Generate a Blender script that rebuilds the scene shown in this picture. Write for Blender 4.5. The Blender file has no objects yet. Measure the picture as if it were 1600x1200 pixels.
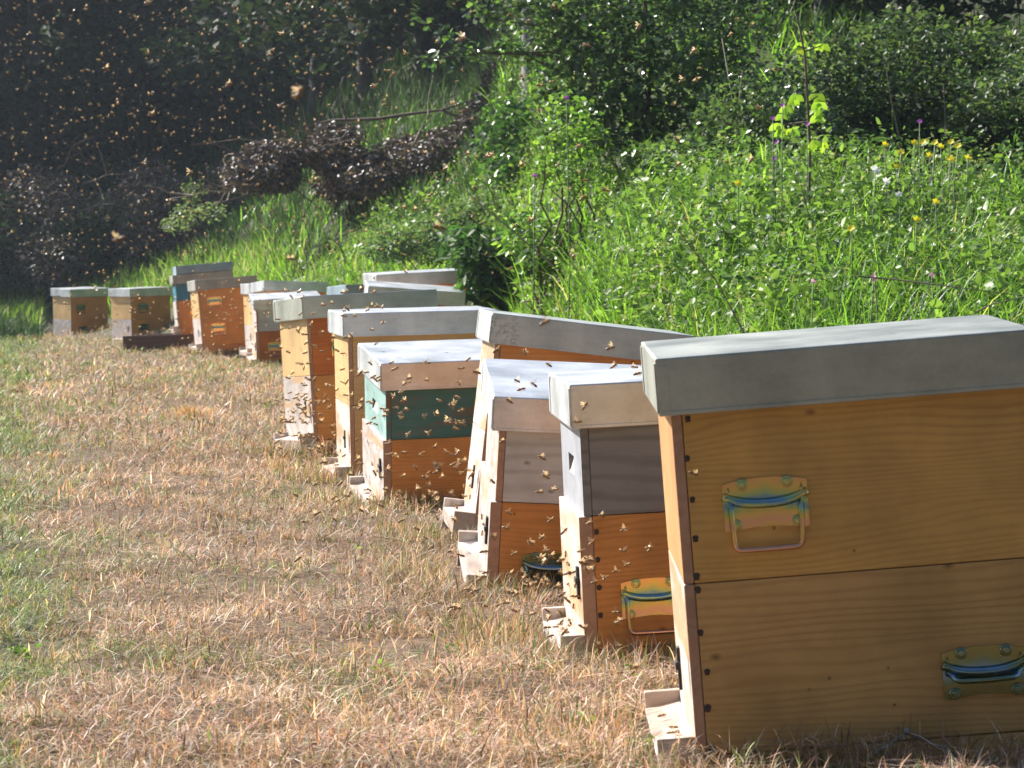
import bpy, bmesh, math, random
import numpy as np
from mathutils import Vector, Matrix, Euler

random.seed(7)
RNG = np.random.default_rng(11)
R = math.radians
sc = bpy.context.scene
COL = sc.collection

# ------------------------------------------------------------------ camera
F_PX = 4650.0                      # focal length in pixels of a 1600 px wide frame
CAM_Z = 0.69
PITCH = math.atan((600 - 431) / F_PX)
cam_d = bpy.data.cameras.new("camera")
cam_d.sensor_width = 36.0
cam_d.lens = 36.0 * F_PX / 1600.0
cam_d.clip_start = 0.1
cam_d.clip_end = 800.0
cam_d.dof.use_dof = True
cam_d.dof.focus_distance = 6.6
cam_d.dof.aperture_fstop = 22.0
cam = bpy.data.objects.new("camera", cam_d)
COL.objects.link(cam)
cam.location = (0, 0, CAM_Z)
cam.rotation_euler = (R(90) - PITCH, 0, 0)
sc.camera = cam

# ------------------------------------------------------------------ light
SUN_EL = R(36)
SUN_DIR = Vector((-0.74 * math.cos(SUN_EL), 0.67 * math.cos(SUN_EL), math.sin(SUN_EL))).normalized()   # towards the sun
world = bpy.data.worlds.new("World")
sc.world = world
world.use_nodes = True
wn = world.node_tree.nodes
wl = world.node_tree.links
sky = wn.new("ShaderNodeTexSky")
sky.sky_type = 'NISHITA'
sky.sun_disc = False
sky.sun_elevation = SUN_EL
sky.sun_rotation = math.atan2(SUN_DIR.x, SUN_DIR.y)
sky.air_density = 1.0
sky.dust_density = 1.5
wl.new(sky.outputs[0], wn["Background"].inputs[0])
wn["Background"].inputs[1].default_value = 0.075
sun_d = bpy.data.lights.new("sun", 'SUN')
sun_d.energy = 5.0
sun_d.angle = R(0.5)
sun_d.color = (1.0, 0.945, 0.87)
sun = bpy.data.objects.new("sun", sun_d)
COL.objects.link(sun)
sun.rotation_euler = (-SUN_DIR).to_track_quat('-Z', 'Y').to_euler()
sun.location = (-20, 20, 30)
sc.view_settings.view_transform = 'Standard'
sc.view_settings.look = 'None'
sc.view_settings.exposure = 1.2
sc.view_settings.gamma = 1.0
HAZE = 0.0006
sc.cycles.volume_bounces = 0
sc.cycles.max_bounces = 8
sc.cycles.transparent_max_bounces = 12

# ------------------------------------------------------------------ helpers
def at(px, py, d):
    """point on the photo's ray (px, py) at distance d"""
    x = (px - 800) / F_PX
    z = (600 - py) / F_PX
    c, s = math.cos(PITCH), math.sin(PITCH)
    v = Vector((x, c + z * s, -s + z * c))
    v *= d / v.y
    return Vector((v.x, v.y, v.z + CAM_Z))

def link(o, parent=None):
    COL.objects.link(o)
    if parent is not None:
        o.parent = parent
    return o

def tag(o, label=None, cat=None, group=None, kind=None):
    if label: o["label"] = label
    if cat: o["category"] = cat
    if group: o["group"] = group
    if kind: o["kind"] = kind
    return o

def empty(name, mat=None):
    o = bpy.data.objects.new(name, None)
    o.empty_display_size = 0.1
    COL.objects.link(o)
    if mat is not None:
        o.matrix_world = mat
    return o

def bm_obj(name, bm, mats, parent=None, smooth=False):
    me = bpy.data.meshes.new(name)
    bm.to_mesh(me); bm.free()
    for m in (mats if isinstance(mats, (list, tuple)) else [mats]):
        me.materials.append(m)
    if smooth:
        me.polygons.foreach_set("use_smooth", [True] * len(me.polygons))
    return link(bpy.data.objects.new(name, me), parent)

def add_box(bm, c, s, bev=0.0, mat=0, rot=None):
    r = bmesh.ops.create_cube(bm, size=1.0)
    vs = r['verts']
    bmesh.ops.scale(bm, vec=s, verts=vs)
    fs = list({f for v in vs for f in v.link_faces})
    for f in fs: f.material_index = mat
    if bev > 0:
        es = list({e for v in vs for e in v.link_edges})
        b = bmesh.ops.bevel(bm, geom=es, offset=bev, segments=2, affect='EDGES', profile=0.6)
        vs = list({v for f in b['faces'] for v in f.verts} | {v for v in vs if v.is_valid})
        for f in b['faces']: f.material_index = mat
    if rot is not None:
        bmesh.ops.rotate(bm, verts=vs, matrix=rot)
    bmesh.ops.translate(bm, vec=c, verts=vs)
    return vs

def add_tube(bm, pts, rads, n=6, cap=True, mat=0):
    pts = [Vector(p) for p in pts]
    if not isinstance(rads, (list, tuple)): rads = [rads] * len(pts)
    rings = []
    up = Vector((0.13, 0.21, 0.97))
    for i, p in enumerate(pts):
        t = (pts[min(i + 1, len(pts) - 1)] - pts[max(i - 1, 0)]).normalized()
        a = t.cross(up)
        if a.length < 0.05: a = t.cross(Vector((1, 0, 0)))
        a.normalize(); b = t.cross(a).normalized()
        rings.append([bm.verts.new(p + (a * math.cos(2 * math.pi * k / n) + b * math.sin(2 * math.pi * k / n)) * rads[i]) for k in range(n)])
    for i in range(len(rings) - 1):
        for k in range(n):
            f = bm.faces.new((rings[i][k], rings[i][(k + 1) % n], rings[i + 1][(k + 1) % n], rings[i + 1][k]))
            f.material_index = mat; f.smooth = True
    if cap:
        for rg in (rings[0], rings[-1]):
            try: bm.faces.new(rg).material_index = mat
            except ValueError: pass

def np_mesh(name, V, faces_list, cols=None, mats=None, parent=None, smooth=False):
    """V: (n,3); faces_list: list of int arrays (m,k) ; cols: (n,3) per point colour"""
    me = bpy.data.meshes.new(name)
    V = np.asarray(V, np.float32)
    me.vertices.add(len(V)); me.vertices.foreach_set("co", V.ravel())
    nl = sum(f.size for f in faces_list); nf = sum(len(f) for f in faces_list)
    idx = np.concatenate([f.ravel() for f in faces_list]).astype(np.int32)
    tot = np.concatenate([np.full(len(f), f.shape[1], np.int32) for f in faces_list])
    st = np.concatenate([[0], np.cumsum(tot)[:-1]]).astype(np.int32)
    me.loops.add(nl); me.loops.foreach_set("vertex_index", idx)
    me.polygons.add(nf); me.polygons.foreach_set("loop_start", st); me.polygons.foreach_set("loop_total", tot)
    if smooth: me.polygons.foreach_set("use_smooth", np.ones(nf, bool))
    if cols is not None:
        a = me.attributes.new("tint", 'FLOAT_COLOR', 'POINT')
        c4 = np.ones((len(V), 4), np.float32); c4[:, :3] = cols
        a.data.foreach_set("color", c4.ravel())
    me.update(calc_edges=True)
    for m in (mats or []): me.materials.append(m)
    return link(bpy.data.objects.new(name, me), parent)

def hash2(ix, iy, seed):
    n = (ix * 374761393 + iy * 668265263 + seed * 974634777) & 0x7fffffff
    n = ((n ^ (n >> 13)) * 1274126177) & 0x7fffffff
    n = n ^ (n >> 16)
    return (n & 0xffff) / 65535.0

def vnoise(x, y, scale, seed=0):
    x = np.asarray(x, float) / scale; y = np.asarray(y, float) / scale
    ix = np.floor(x).astype(np.int64); iy = np.floor(y).astype(np.int64)
    fx = x - ix; fy = y - iy
    fx = fx * fx * (3 - 2 * fx); fy = fy * fy * (3 - 2 * fy)
    a = hash2(ix, iy, seed); b = hash2(ix + 1, iy, seed); c = hash2(ix, iy + 1, seed); d = hash2(ix + 1, iy + 1, seed)
    return (a * (1 - fx) + b * fx) * (1 - fy) + (c * (1 - fx) + d * fx) * fy

def fbm(x, y, scale, seed=0):
    return (vnoise(x, y, scale, seed) + 0.5 * vnoise(x, y, scale * .47, seed + 1) + 0.25 * vnoise(x, y, scale * .21, seed + 2)) / 1.75

# ------------------------------------------------------------------ materials
def mat_new(name):
    m = bpy.data.materials.new(name); m.use_nodes = True
    nt = m.node_tree
    return m, nt, nt.nodes, nt.links, nt.nodes["Principled BSDF"]

def simple(name, col, rough=0.6, metal=0.0, var=0.12, scale=20.0):
    m, nt, N, L, p = mat_new(name)
    tc = N.new("ShaderNodeTexCoord"); nz = N.new("ShaderNodeTexNoise"); nz.inputs["Scale"].default_value = scale
    nz.inputs["Detail"].default_value = 5
    L.new(tc.outputs["Object"], nz.inputs["Vector"])
    cr = N.new("ShaderNodeValToRGB")
    cr.color_ramp.elements[0].position = .3; cr.color_ramp.elements[1].position = .7
    cr.color_ramp.elements[0].color = tuple(c * (1 - var) for c in col) + (1,)
    cr.color_ramp.elements[1].color = tuple(min(1, c * (1 + var)) for c in col) + (1,)
    L.new(nz.outputs["Fac"], cr.inputs[0]); L.new(cr.outputs[0], p.inputs["Base Color"])
    p.inputs["Roughness"].default_value = rough; p.inputs["Metallic"].default_value = metal
    return m

def foliage(name, rough=0.45, trans=0.45, spec=0.4, boost=1.5, hue=(.95, 1, .5)):
    """leaf / blade material whose colour is the blade's own tint"""
    m, nt, N, L, p = mat_new(name)
    a = N.new("ShaderNodeAttribute"); a.attribute_name = "tint"
    L.new(a.outputs["Color"], p.inputs["Base Color"])
    p.inputs["Roughness"].default_value = rough
    p.inputs["Specular IOR Level"].default_value = spec
    t = N.new("ShaderNodeBsdfTranslucent")
    mx = N.new("ShaderNodeMix"); mx.data_type = 'RGBA'; mx.blend_type = 'MULTIPLY'; mx.inputs["Factor"].default_value = 1
    mx.inputs[7].default_value = (boost * hue[0], boost * hue[1], boost * hue[2], 1)
    L.new(a.outputs["Color"], mx.inputs[6]); L.new(mx.outputs[2], t.inputs["Color"])
    s = N.new("ShaderNodeMixShader"); s.inputs[0].default_value = trans
    L.new(p.outputs[0], s.inputs[1]); L.new(t.outputs[0], s.inputs[2])
    L.new(s.outputs[0], N["Material Output"].inputs["Surface"])
    return m

def wood(name, base, dark, knot=True, rough=0.5, ring=55.0, seed=0.0, weather=None, streak=0.5, axis=0, wscale=3.0):
    """planed softwood: long growth-ring lines along `axis` (0 = x, 2 = z), fibres, knots; weather = (colour, amount)"""
    m, nt, N, L, p = mat_new(name)
    tc = N.new("ShaderNodeTexCoord")
    oi = N.new("ShaderNodeObjectInfo")
    add = N.new("ShaderNodeVectorMath"); add.operation = 'ADD'
    sc_ = N.new("ShaderNodeVectorMath"); sc_.operation = 'SCALE'
    cmb = N.new("ShaderNodeCombineXYZ")
    cmb.inputs[0].default_value = seed
    L.new(oi.outputs["Random"], cmb.inputs[1]); L.new(oi.outputs["Random"], cmb.inputs[2])
    sc_.inputs["Scale"].default_value = 9.0
    L.new(cmb.outputs[0], sc_.inputs[0])
    L.new(tc.outputs["Object"], add.inputs[0]); L.new(sc_.outputs[0], add.inputs[1])
    mp = N.new("ShaderNodeMapping")
    s3 = [1, 1, 1]; s3[axis] = 0.16
    mp.inputs["Scale"].default_value = s3
    L.new(add.outputs[0], mp.inputs[0])
    # slow warp of the grain
    wp = N.new("ShaderNodeTexNoise"); wp.inputs["Scale"].default_value = 9; wp.inputs["Detail"].default_value = 2
    L.new(mp.outputs[0], wp.inputs["Vector"])
    sep = N.new("ShaderNodeSeparateXYZ"); L.new(mp.outputs[0], sep.inputs[0])
    along = sep.outputs[2] if axis == 0 else sep.outputs[1]
    mul = N.new("ShaderNodeMath"); mul.operation = 'MULTIPLY_ADD'
    L.new(wp.outputs["Fac"], mul.inputs[0]); mul.inputs[1].default_value = 0.10; L.new(along, mul.inputs[2])
    rg = N.new("ShaderNodeMath"); rg.operation = 'MULTIPLY'; rg.inputs[1].default_value = ring * 2 * math.pi
    L.new(mul.outputs[0], rg.inputs[0])
    sn = N.new("ShaderNodeMath"); sn.operation = 'SINE'; L.new(rg.outputs[0], sn.inputs[0])
    pw = N.new("ShaderNodeMapRange"); pw.inputs[1].default_value = -0.2; pw.inputs[2].default_value = 1.0
    L.new(sn.outputs[0], pw.inputs[0])
    # broad boards tone
    br = N.new("ShaderNodeTexNoise"); br.inputs["Scale"].default_value = 14; br.inputs["Detail"].default_value = 4
    L.new(mp.outputs[0], br.inputs["Vector"])
    fib = N.new("ShaderNodeTexNoise"); fib.inputs["Scale"].default_value = 260; fib.inputs["Detail"].default_value = 3
    L.new(mp.outputs[0], fib.inputs["Vector"])
    f1 = N.new("ShaderNodeMath"); f1.operation = 'MULTIPLY'; L.new(pw.outputs[0], f1.inputs[0]); L.new(br.outputs["Fac"], f1.inputs[1])
    f2 = N.new("ShaderNodeMath"); f2.operation = 'MULTIPLY_ADD'; L.new(fib.outputs["Fac"], f2.inputs[0]); f2.inputs[1].default_value = 0.45; L.new(f1.outputs[0], f2.inputs[2])
    f3 = N.new("ShaderNodeMath"); f3.operation = 'MULTIPLY'; f3.use_clamp = True; f3.inputs[1].default_value = streak * 1.1
    L.new(f2.outputs[0], f3.inputs[0])
    mixc = N.new("ShaderNodeMix"); mixc.data_type = 'RGBA'
    mixc.inputs[6].default_value = base + (1,); mixc.inputs[7].default_value = dark + (1,)
    L.new(f3.outputs[0], mixc.inputs["Factor"])
    out = mixc.outputs[2]
    if knot:
        vo = N.new("ShaderNodeTexVoronoi"); vo.inputs["Scale"].default_value = 9.5; vo.inputs["Randomness"].default_value = 1.0
        mk = N.new("ShaderNodeMapping"); s4 = [1, 1, 1]; s4[axis] = .6; mk.inputs["Scale"].default_value = s4
        L.new(add.outputs[0], mk.inputs[0])
        ks = N.new("ShaderNodeSeparateXYZ"); kc = N.new("ShaderNodeCombineXYZ"); L.new(mk.outputs[0], ks.inputs[0])
        L.new(ks.outputs[0], kc.inputs[0]); L.new(ks.outputs[2], kc.inputs[1]); vo.voronoi_dimensions = "2D"; L.new(kc.outputs[0], vo.inputs["Vector"])
        mr = N.new("ShaderNodeMapRange"); mr.inputs[1].default_value = 0.0; mr.inputs[2].default_value = 0.062
        mr.inputs[3].default_value = 0.85; mr.inputs[4].default_value = 0.0
        L.new(vo.outputs["Distance"], mr.inputs[0])
        sel = N.new("ShaderNodeSeparateColor"); L.new(vo.outputs["Color"], sel.inputs[0])
        gt = N.new("ShaderNodeMath"); gt.operation = 'GREATER_THAN'; gt.inputs[1].default_value = 0.42; L.new(sel.outputs[0], gt.inputs[0])
        km = N.new("ShaderNodeMath"); km.operation = 'MULTIPLY'; L.new(mr.outputs[0], km.inputs[0]); L.new(gt.outputs[0], km.inputs[1])
        mk2 = N.new("ShaderNodeMix"); mk2.data_type = 'RGBA'; L.new(km.outputs[0], mk2.inputs["Factor"])
        L.new(out, mk2.inputs[6]); mk2.inputs[7].default_value = (dark[0] * .35, dark[1] * .3, dark[2] * .35, 1)
        out = mk2.outputs[2]
    # broad stains and small dark specks of age
    bt = N.new("ShaderNodeTexNoise"); bt.inputs["Scale"].default_value = 5; bt.inputs["Detail"].default_value = 5; bt.inputs["Roughness"].default_value = .6
    L.new(add.outputs[0], bt.inputs["Vector"])
    br2 = N.new("ShaderNodeMapRange"); br2.inputs[1].default_value = .3; br2.inputs[2].default_value = .7; br2.inputs[3].default_value = .72; br2.inputs[4].default_value = 1.16
    L.new(bt.outputs["Fac"], br2.inputs[0])
    spk = N.new("ShaderNodeTexVoronoi"); spk.inputs["Scale"].default_value = 17
    L.new(add.outputs[0], spk.inputs["Vector"])
    sr = N.new("ShaderNodeMapRange"); sr.inputs[1].default_value = .025; sr.inputs[2].default_value = .06; sr.inputs[3].default_value = .35; sr.inputs[4].default_value = 1
    L.new(spk.outputs["Distance"], sr.inputs[0])
    m1 = N.new("ShaderNodeMath"); m1.operation = 'MULTIPLY'; L.new(br2.outputs[0], m1.inputs[0]); L.new(sr.outputs[0], m1.inputs[1])
    tm = N.new("ShaderNodeMix"); tm.data_type = 'RGBA'; tm.blend_type = 'MULTIPLY'; tm.inputs["Factor"].default_value = 1
    L.new(out, tm.inputs[6]); L.new(m1.outputs[0], tm.inputs[7]); out = tm.outputs[2]
    if weather:
        wc, amt = weather
        wz = N.new("ShaderNodeTexNoise"); wz.inputs["Scale"].default_value = wscale * 6; wz.inputs["Detail"].default_value = 6
        L.new(mp.outputs[0], wz.inputs["Vector"])
        mr2 = N.new("ShaderNodeMapRange"); mr2.inputs[1].default_value = 0.62 - amt * .5; mr2.inputs[2].default_value = 0.72 - amt * .3
        L.new(wz.outputs["Fac"], mr2.inputs[0])
        mw = N.new("ShaderNodeMix"); mw.data_type = 'RGBA'; L.new(mr2.outputs[0], mw.inputs["Factor"])
        L.new(out, mw.inputs[6]); mw.inputs[7].default_value = wc + (1,)
        out = mw.outputs[2]
    L.new(out, p.inputs["Base Color"])
    p.inputs["Roughness"].default_value = rough
    p.inputs["Specular IOR Level"].default_value = 0.35
    bp = N.new("ShaderNodeBump"); bp.inputs["Strength"].default_value = 0.25; bp.inputs["Distance"].default_value = 0.002
    L.new(f2.outputs[0], bp.inputs["Height"]); L.new(bp.outputs[0], p.inputs["Normal"])
    return m

def galvanised(name, tone=(0.60, 0.62, 0.64), rough=0.42, stain=0.0, metal=0.85):
    m, nt, N, L, p = mat_new(name)
    tc = N.new("ShaderNodeTexCoord")
    vo = N.new("ShaderNodeTexVoronoi"); vo.inputs["Scale"].default_value = 150
    L.new(tc.outputs["Object"], vo.inputs["Vector"])
    n1 = N.new("ShaderNodeTexNoise"); n1.inputs["Scale"].default_value = 7; n1.inputs["Detail"].default_value = 6
    L.new(tc.outputs["Object"], n1.inputs["Vector"])
    n2 = N.new("ShaderNodeTexNoise"); n2.inputs["Scale"].default_value = 40; n2.inputs["Detail"].default_value = 5
    mp = N.new("ShaderNodeMapping"); mp.inputs["Scale"].default_value = (.25, 1, 1)
    L.new(tc.outputs["Object"], mp.inputs[0]); L.new(mp.outputs[0], n2.inputs["Vector"])
    bw = N.new("ShaderNodeSeparateColor"); L.new(vo.outputs["Color"], bw.inputs[0])
    a = N.new("ShaderNodeMath"); a.operation = 'MULTIPLY_ADD'; L.new(bw.outputs[0], a.inputs[0]); a.inputs[1].default_value = 0.07; L.new(n1.outputs["Fac"], a.inputs[2])
    b = N.new("ShaderNodeMath"); b.operation = 'MULTIPLY_ADD'; L.new(n2.outputs["Fac"], b.inputs[0]); b.inputs[1].default_value = 0.3; L.new(a.outputs[0], b.inputs[2])
    cr = N.new("ShaderNodeValToRGB")
    cr.color_ramp.elements[0].position = 0.5; cr.color_ramp.elements[1].position = .95
    cr.color_ramp.elements[0].color = (tone[0] * .62, tone[1] * .64, tone[2] * .66, 1)
    cr.color_ramp.elements[1].color = (tone[0] * 1.08, tone[1] * 1.08, tone[2] * 1.08, 1)
    L.new(b.outputs[0], cr.inputs[0])
    out = cr.outputs[0]
    if stain > 0:
        sx = N.new("ShaderNodeTexNoise"); sx.inputs["Scale"].default_value = 26; sx.inputs["Detail"].default_value = 9; sx.inputs["Roughness"].default_value = .7
        L.new(tc.outputs["Object"], sx.inputs["Vector"])
        sub = N.new("ShaderNodeMath"); sub.operation = 'SUBTRACT'; sub.inputs[1].default_value = 0.5; L.new(sx.outputs["Fac"], sub.inputs[0])
        ab = N.new("ShaderNodeMath"); ab.operation = 'ABSOLUTE'; L.new(sub.outputs[0], ab.inputs[0])
        mr = N.new("ShaderNodeMapRange"); mr.inputs[1].default_value = 0.0; mr.inputs[2].default_value = 0.02; mr.inputs[3].default_value = stain; mr.inputs[4].default_value = 0
        L.new(ab.outputs[0], mr.inputs[0])
        mask = N.new("ShaderNodeMapRange"); mask.inputs[1].default_value = .52; mask.inputs[2].default_value = .6; L.new(n1.outputs["Fac"], mask.inputs[0])
        mm = N.new("ShaderNodeMath"); mm.operation = 'MULTIPLY'; L.new(mr.outputs[0], mm.inputs[0]); L.new(mask.outputs[0], mm.inputs[1])
        mx = N.new("ShaderNodeMix"); mx.data_type = 'RGBA'; L.new(mm.outputs[0], mx.inputs["Factor"]); L.new(out, mx.inputs[6]); mx.inputs[7].default_value = (.08, .09, .08, 1)
        out = mx.outputs[2]
    L.new(out, p.inputs["Base Color"])
    rr = N.new("ShaderNodeMapRange"); rr.inputs[3].default_value = rough - .1; rr.inputs[4].default_value = rough + .14
    L.new(b.outputs[0], rr.inputs[0]); L.new(rr.outputs[0], p.inputs["Roughness"])
    p.inputs["Metallic"].default_value = metal
    bp = N.new("ShaderNodeBump"); bp.inputs["Strength"].default_value = 0.12; bp.inputs["Distance"].default_value = 0.004
    L.new(n1.outputs["Fac"], bp.inputs["Height"]); L.new(bp.outputs[0], p.inputs["Normal"])
    return m

def passivated(name, green=0.0):
    """yellow-chromated zinc: interference colours that follow the pressing of the plate"""
    m, nt, N, L, p = mat_new(name)
    tc = N.new("ShaderNodeTexCoord"); sp = N.new("ShaderNodeSeparateXYZ"); L.new(tc.outputs["Object"], sp.inputs[0])
    nz = N.new("ShaderNodeTexNoise"); nz.inputs["Scale"].default_value = 22; nz.inputs["Detail"].default_value = 3
    L.new(tc.outputs["Object"], nz.inputs["Vector"])
    ax = N.new("ShaderNodeMath"); ax.operation = 'ABSOLUTE'; L.new(sp.outputs[0], ax.inputs[0])
    a = N.new("ShaderNodeMath"); a.operation = 'MULTIPLY_ADD'; L.new(ax.outputs[0], a.inputs[0]); a.inputs[1].default_value = .22; L.new(sp.outputs[2], a.inputs[2])
    b = N.new("ShaderNodeMath"); b.operation = 'MULTIPLY_ADD'; L.new(nz.outputs["Fac"], b.inputs[0]); b.inputs[1].default_value = .035; L.new(a.outputs[0], b.inputs[2])
    mr = N.new("ShaderNodeMapRange"); mr.inputs[1].default_value = -.05 + .0175; mr.inputs[2].default_value = .055 + .0175; L.new(b.outputs[0], mr.inputs[0])
    cr = N.new("ShaderNodeValToRGB"); e = cr.color_ramp.elements
    o_ = (.76, .40, .24); y_ = (.66, .52, .18); g_ = (.36, .52, .26); b_ = (.20, .36, .52); k_ = (.72, .42, .32); ol = (.42, .46, .22); tl = (.26, .42, .38)
    if green > 0: o_, y_, k_, g_, b_ = (.26, .25, .12), (.24, .25, .11), (.20, .21, .10), (.18, .28, .24), (.20, .32, .46)
    for q, c in [(.22, y_), (.36, k_), (.47, y_), (.55, g_), (.605, b_), (.645, b_), (.70, g_), (.82, y_)]:
        n_ = e.new(q); n_.color = c + (1,)
    e[0].position = 0; e[0].color = k_ + (1,)
    e[-1].position = 1; e[-1].color = o_ + (1,)
    L.new(mr.outputs[0], cr.inputs[0]); L.new(cr.outputs[0], p.inputs["Base Color"])
    p.inputs["Metallic"].default_value = 0.95
    n2 = N.new("ShaderNodeTexNoise"); n2.inputs["Scale"].default_value = 90; n2.inputs["Detail"].default_value = 6
    L.new(tc.outputs["Object"], n2.inputs["Vector"])
    rr = N.new("ShaderNodeMapRange"); rr.inputs[1].default_value = .35; rr.inputs[2].default_value = .7; rr.inputs[3].default_value = .17; rr.inputs[4].default_value = .28
    L.new(n2.outputs["Fac"], rr.inputs[0]); L.new(rr.outputs[0], p.inputs["Roughness"])
    return m

M = {}
M['galv'] = galvanised("galvanised_sheet", (.76, .79, .83), metal=.56, rough=.34)
M['galv_old'] = galvanised("weathered_galvanised_sheet", (0.58, 0.61, 0.58), 0.45, stain=0.9, metal=.6)
M['galv_olive_reflection'] = galvanised("reflection_tinted_galvanised_sheet", (.56, .58, .53), rough=.36, metal=.72)  # olive reflection of surrounding greenery is put into the sheet's colour
M['galv_dull'] = galvanised("dull_galvanised_sheet", (0.45, 0.44, 0.40), 0.55, metal=.6)
M['galv_blue'] = galvanised("bluish_galvanised_sheet", (0.34, 0.44, 0.52), 0.5, metal=.6)
M['pine'] = wood("oiled_yellow_pine", (0.74, 0.43, 0.125), (0.46, 0.215, 0.05), ring=105)
M['pine2'] = wood("oiled_yellow_pine_wide_grain", (0.66, 0.40, 0.15), (0.42, 0.20, 0.06), ring=80, seed=3)
M['orange'] = wood("orange_stained_pine", (0.74, 0.32, 0.085), (0.48, 0.165, 0.035), ring=85, seed=1)
M['orange_front'] = wood("muted_orange_front", (0.62, 0.31, 0.13), (0.46, 0.20, 0.075), ring=70, seed=15, axis=1, knot=False)  # muted orange of its own for the nearest hive's front board
M['orange_red'] = wood("red_orange_stained_pine", (0.62, 0.18, 0.03), (0.40, 0.09, 0.015), ring=45, seed=2)
M['tan'] = wood("bare_tan_pine", (0.68, 0.45, 0.20), (0.48, 0.28, 0.11), ring=50, seed=4)
M['tan_v'] = wood("bare_tan_pine_front", (0.66, 0.44, 0.20), (0.42, 0.25, 0.10), ring=60, seed=4, axis=2, knot=False)
M['pink'] = wood("sunbleached_pine_front", (0.58, 0.37, 0.22), (0.42, 0.23, 0.12), ring=60, seed=5, axis=1, weather=((.62, .54, .49), .42), knot=False)
M['white'] = wood("worn_white_paint_on_pine", (0.60, 0.55, 0.53), (0.40, 0.31, 0.27), ring=50, seed=6, weather=((.50, .33, .19), .10), knot=False, streak=.8, axis=1)
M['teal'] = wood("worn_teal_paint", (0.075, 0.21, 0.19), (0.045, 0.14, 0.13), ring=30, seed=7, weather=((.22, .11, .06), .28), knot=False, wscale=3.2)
M['pale_teal'] = wood("sunlit_pale_teal_paint", (0.30, 0.47, 0.45), (0.20, 0.35, 0.34), ring=40, seed=7, knot=False, axis=1)  # paler copy of the teal: sunlight put into the front's colour
M['greywood'] = wood("dark_grey_weathered_board", (0.27, 0.265, 0.275), (0.14, 0.135, 0.14), ring=38, seed=8, knot=False, weather=((.24, .17, .14), .02), streak=.8)
M['greyfront'] = wood("grey_painted_board", (0.40, 0.42, 0.47), (0.26, 0.27, 0.31), ring=40, seed=8, knot=False, axis=1)
M['palewood'] = wood("pale_grey_weathered_board", (0.68, 0.66, 0.64), (0.45, 0.42, 0.40), ring=34, seed=9, weather=((.40, .26, .16), .03), streak=.7)
M['blue'] = wood("faded_blue_paint", (0.045, 0.20, 0.31), (0.03, 0.15, 0.25), ring=30, seed=10, knot=False)
M['end'] = wood("pinkish_board_end_grain", (0.50, 0.29, 0.19), (0.33, 0.17, 0.11), ring=120, seed=11, knot=False, axis=1)
M['tray'] = wood("weathered_whitish_tray", (0.46, 0.37, 0.31), (0.28, 0.21, 0.17), ring=60, seed=13, axis=1, knot=False, weather=((.62, .56, .52), .35))
M['darktimber'] = wood("dark_old_timber", (0.10, 0.06, 0.045), (0.05, 0.03, 0.022), ring=30, seed=12)
M['zinc'] = passivated("yellow_passivated_zinc")
M['zinc_green'] = passivated("greenish_passivated_zinc", 0.15)
M['nail'] = simple("rusty_nail", (0.05, 0.035, 0.03), .7)
M['black'] = simple("black_plastic", (0.03, 0.03, 0.035), .5)
M['wire'] = simple("grey_steel_wire", (0.35, 0.36, 0.38), .4, .8)
M['straw'] = foliage("dry_straw_blade", .55, .32, .3, 1.15, (1.08, .96, .68))
M['grass'] = foliage("green_grass_blade", .42, .46, .45, 1.5, (1.0, 1, .55))
M['leaf'] = foliage("weed_leaf", .48, .40, .35, 1.5, (1.0, 1, .6))
M['gloss'] = foliage("glossy_shrub_leaf", .30, .38, .7, 1.7)
M['deadleaf'] = foliage("dead_brown_leaf", .5, .12, .3, 1.1)
M['darkleaf'] = foliage("dark_tree_leaf", .6, .25, .12, 1.4)
M['petal'] = foliage("flower_petal", .5, .4, .3, 1.1)
M['bark'] = simple("bark", (0.06, 0.052, 0.048), .85, var=.4, scale=14)
M['bark_grey'] = simple("grey_bark", (0.13, 0.125, 0.14), .85, var=.35, scale=10)
M['twig'] = simple("brown_twig", (0.11, 0.07, 0.05), .8, var=.35, scale=30)
M['greystem'] = simple("dead_grey_stem", (0.22, 0.18, 0.13), .8, var=.3, scale=30)
M['stem'] = simple("green_stem", (0.08, 0.14, 0.03), .6, var=.3, scale=30)

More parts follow.
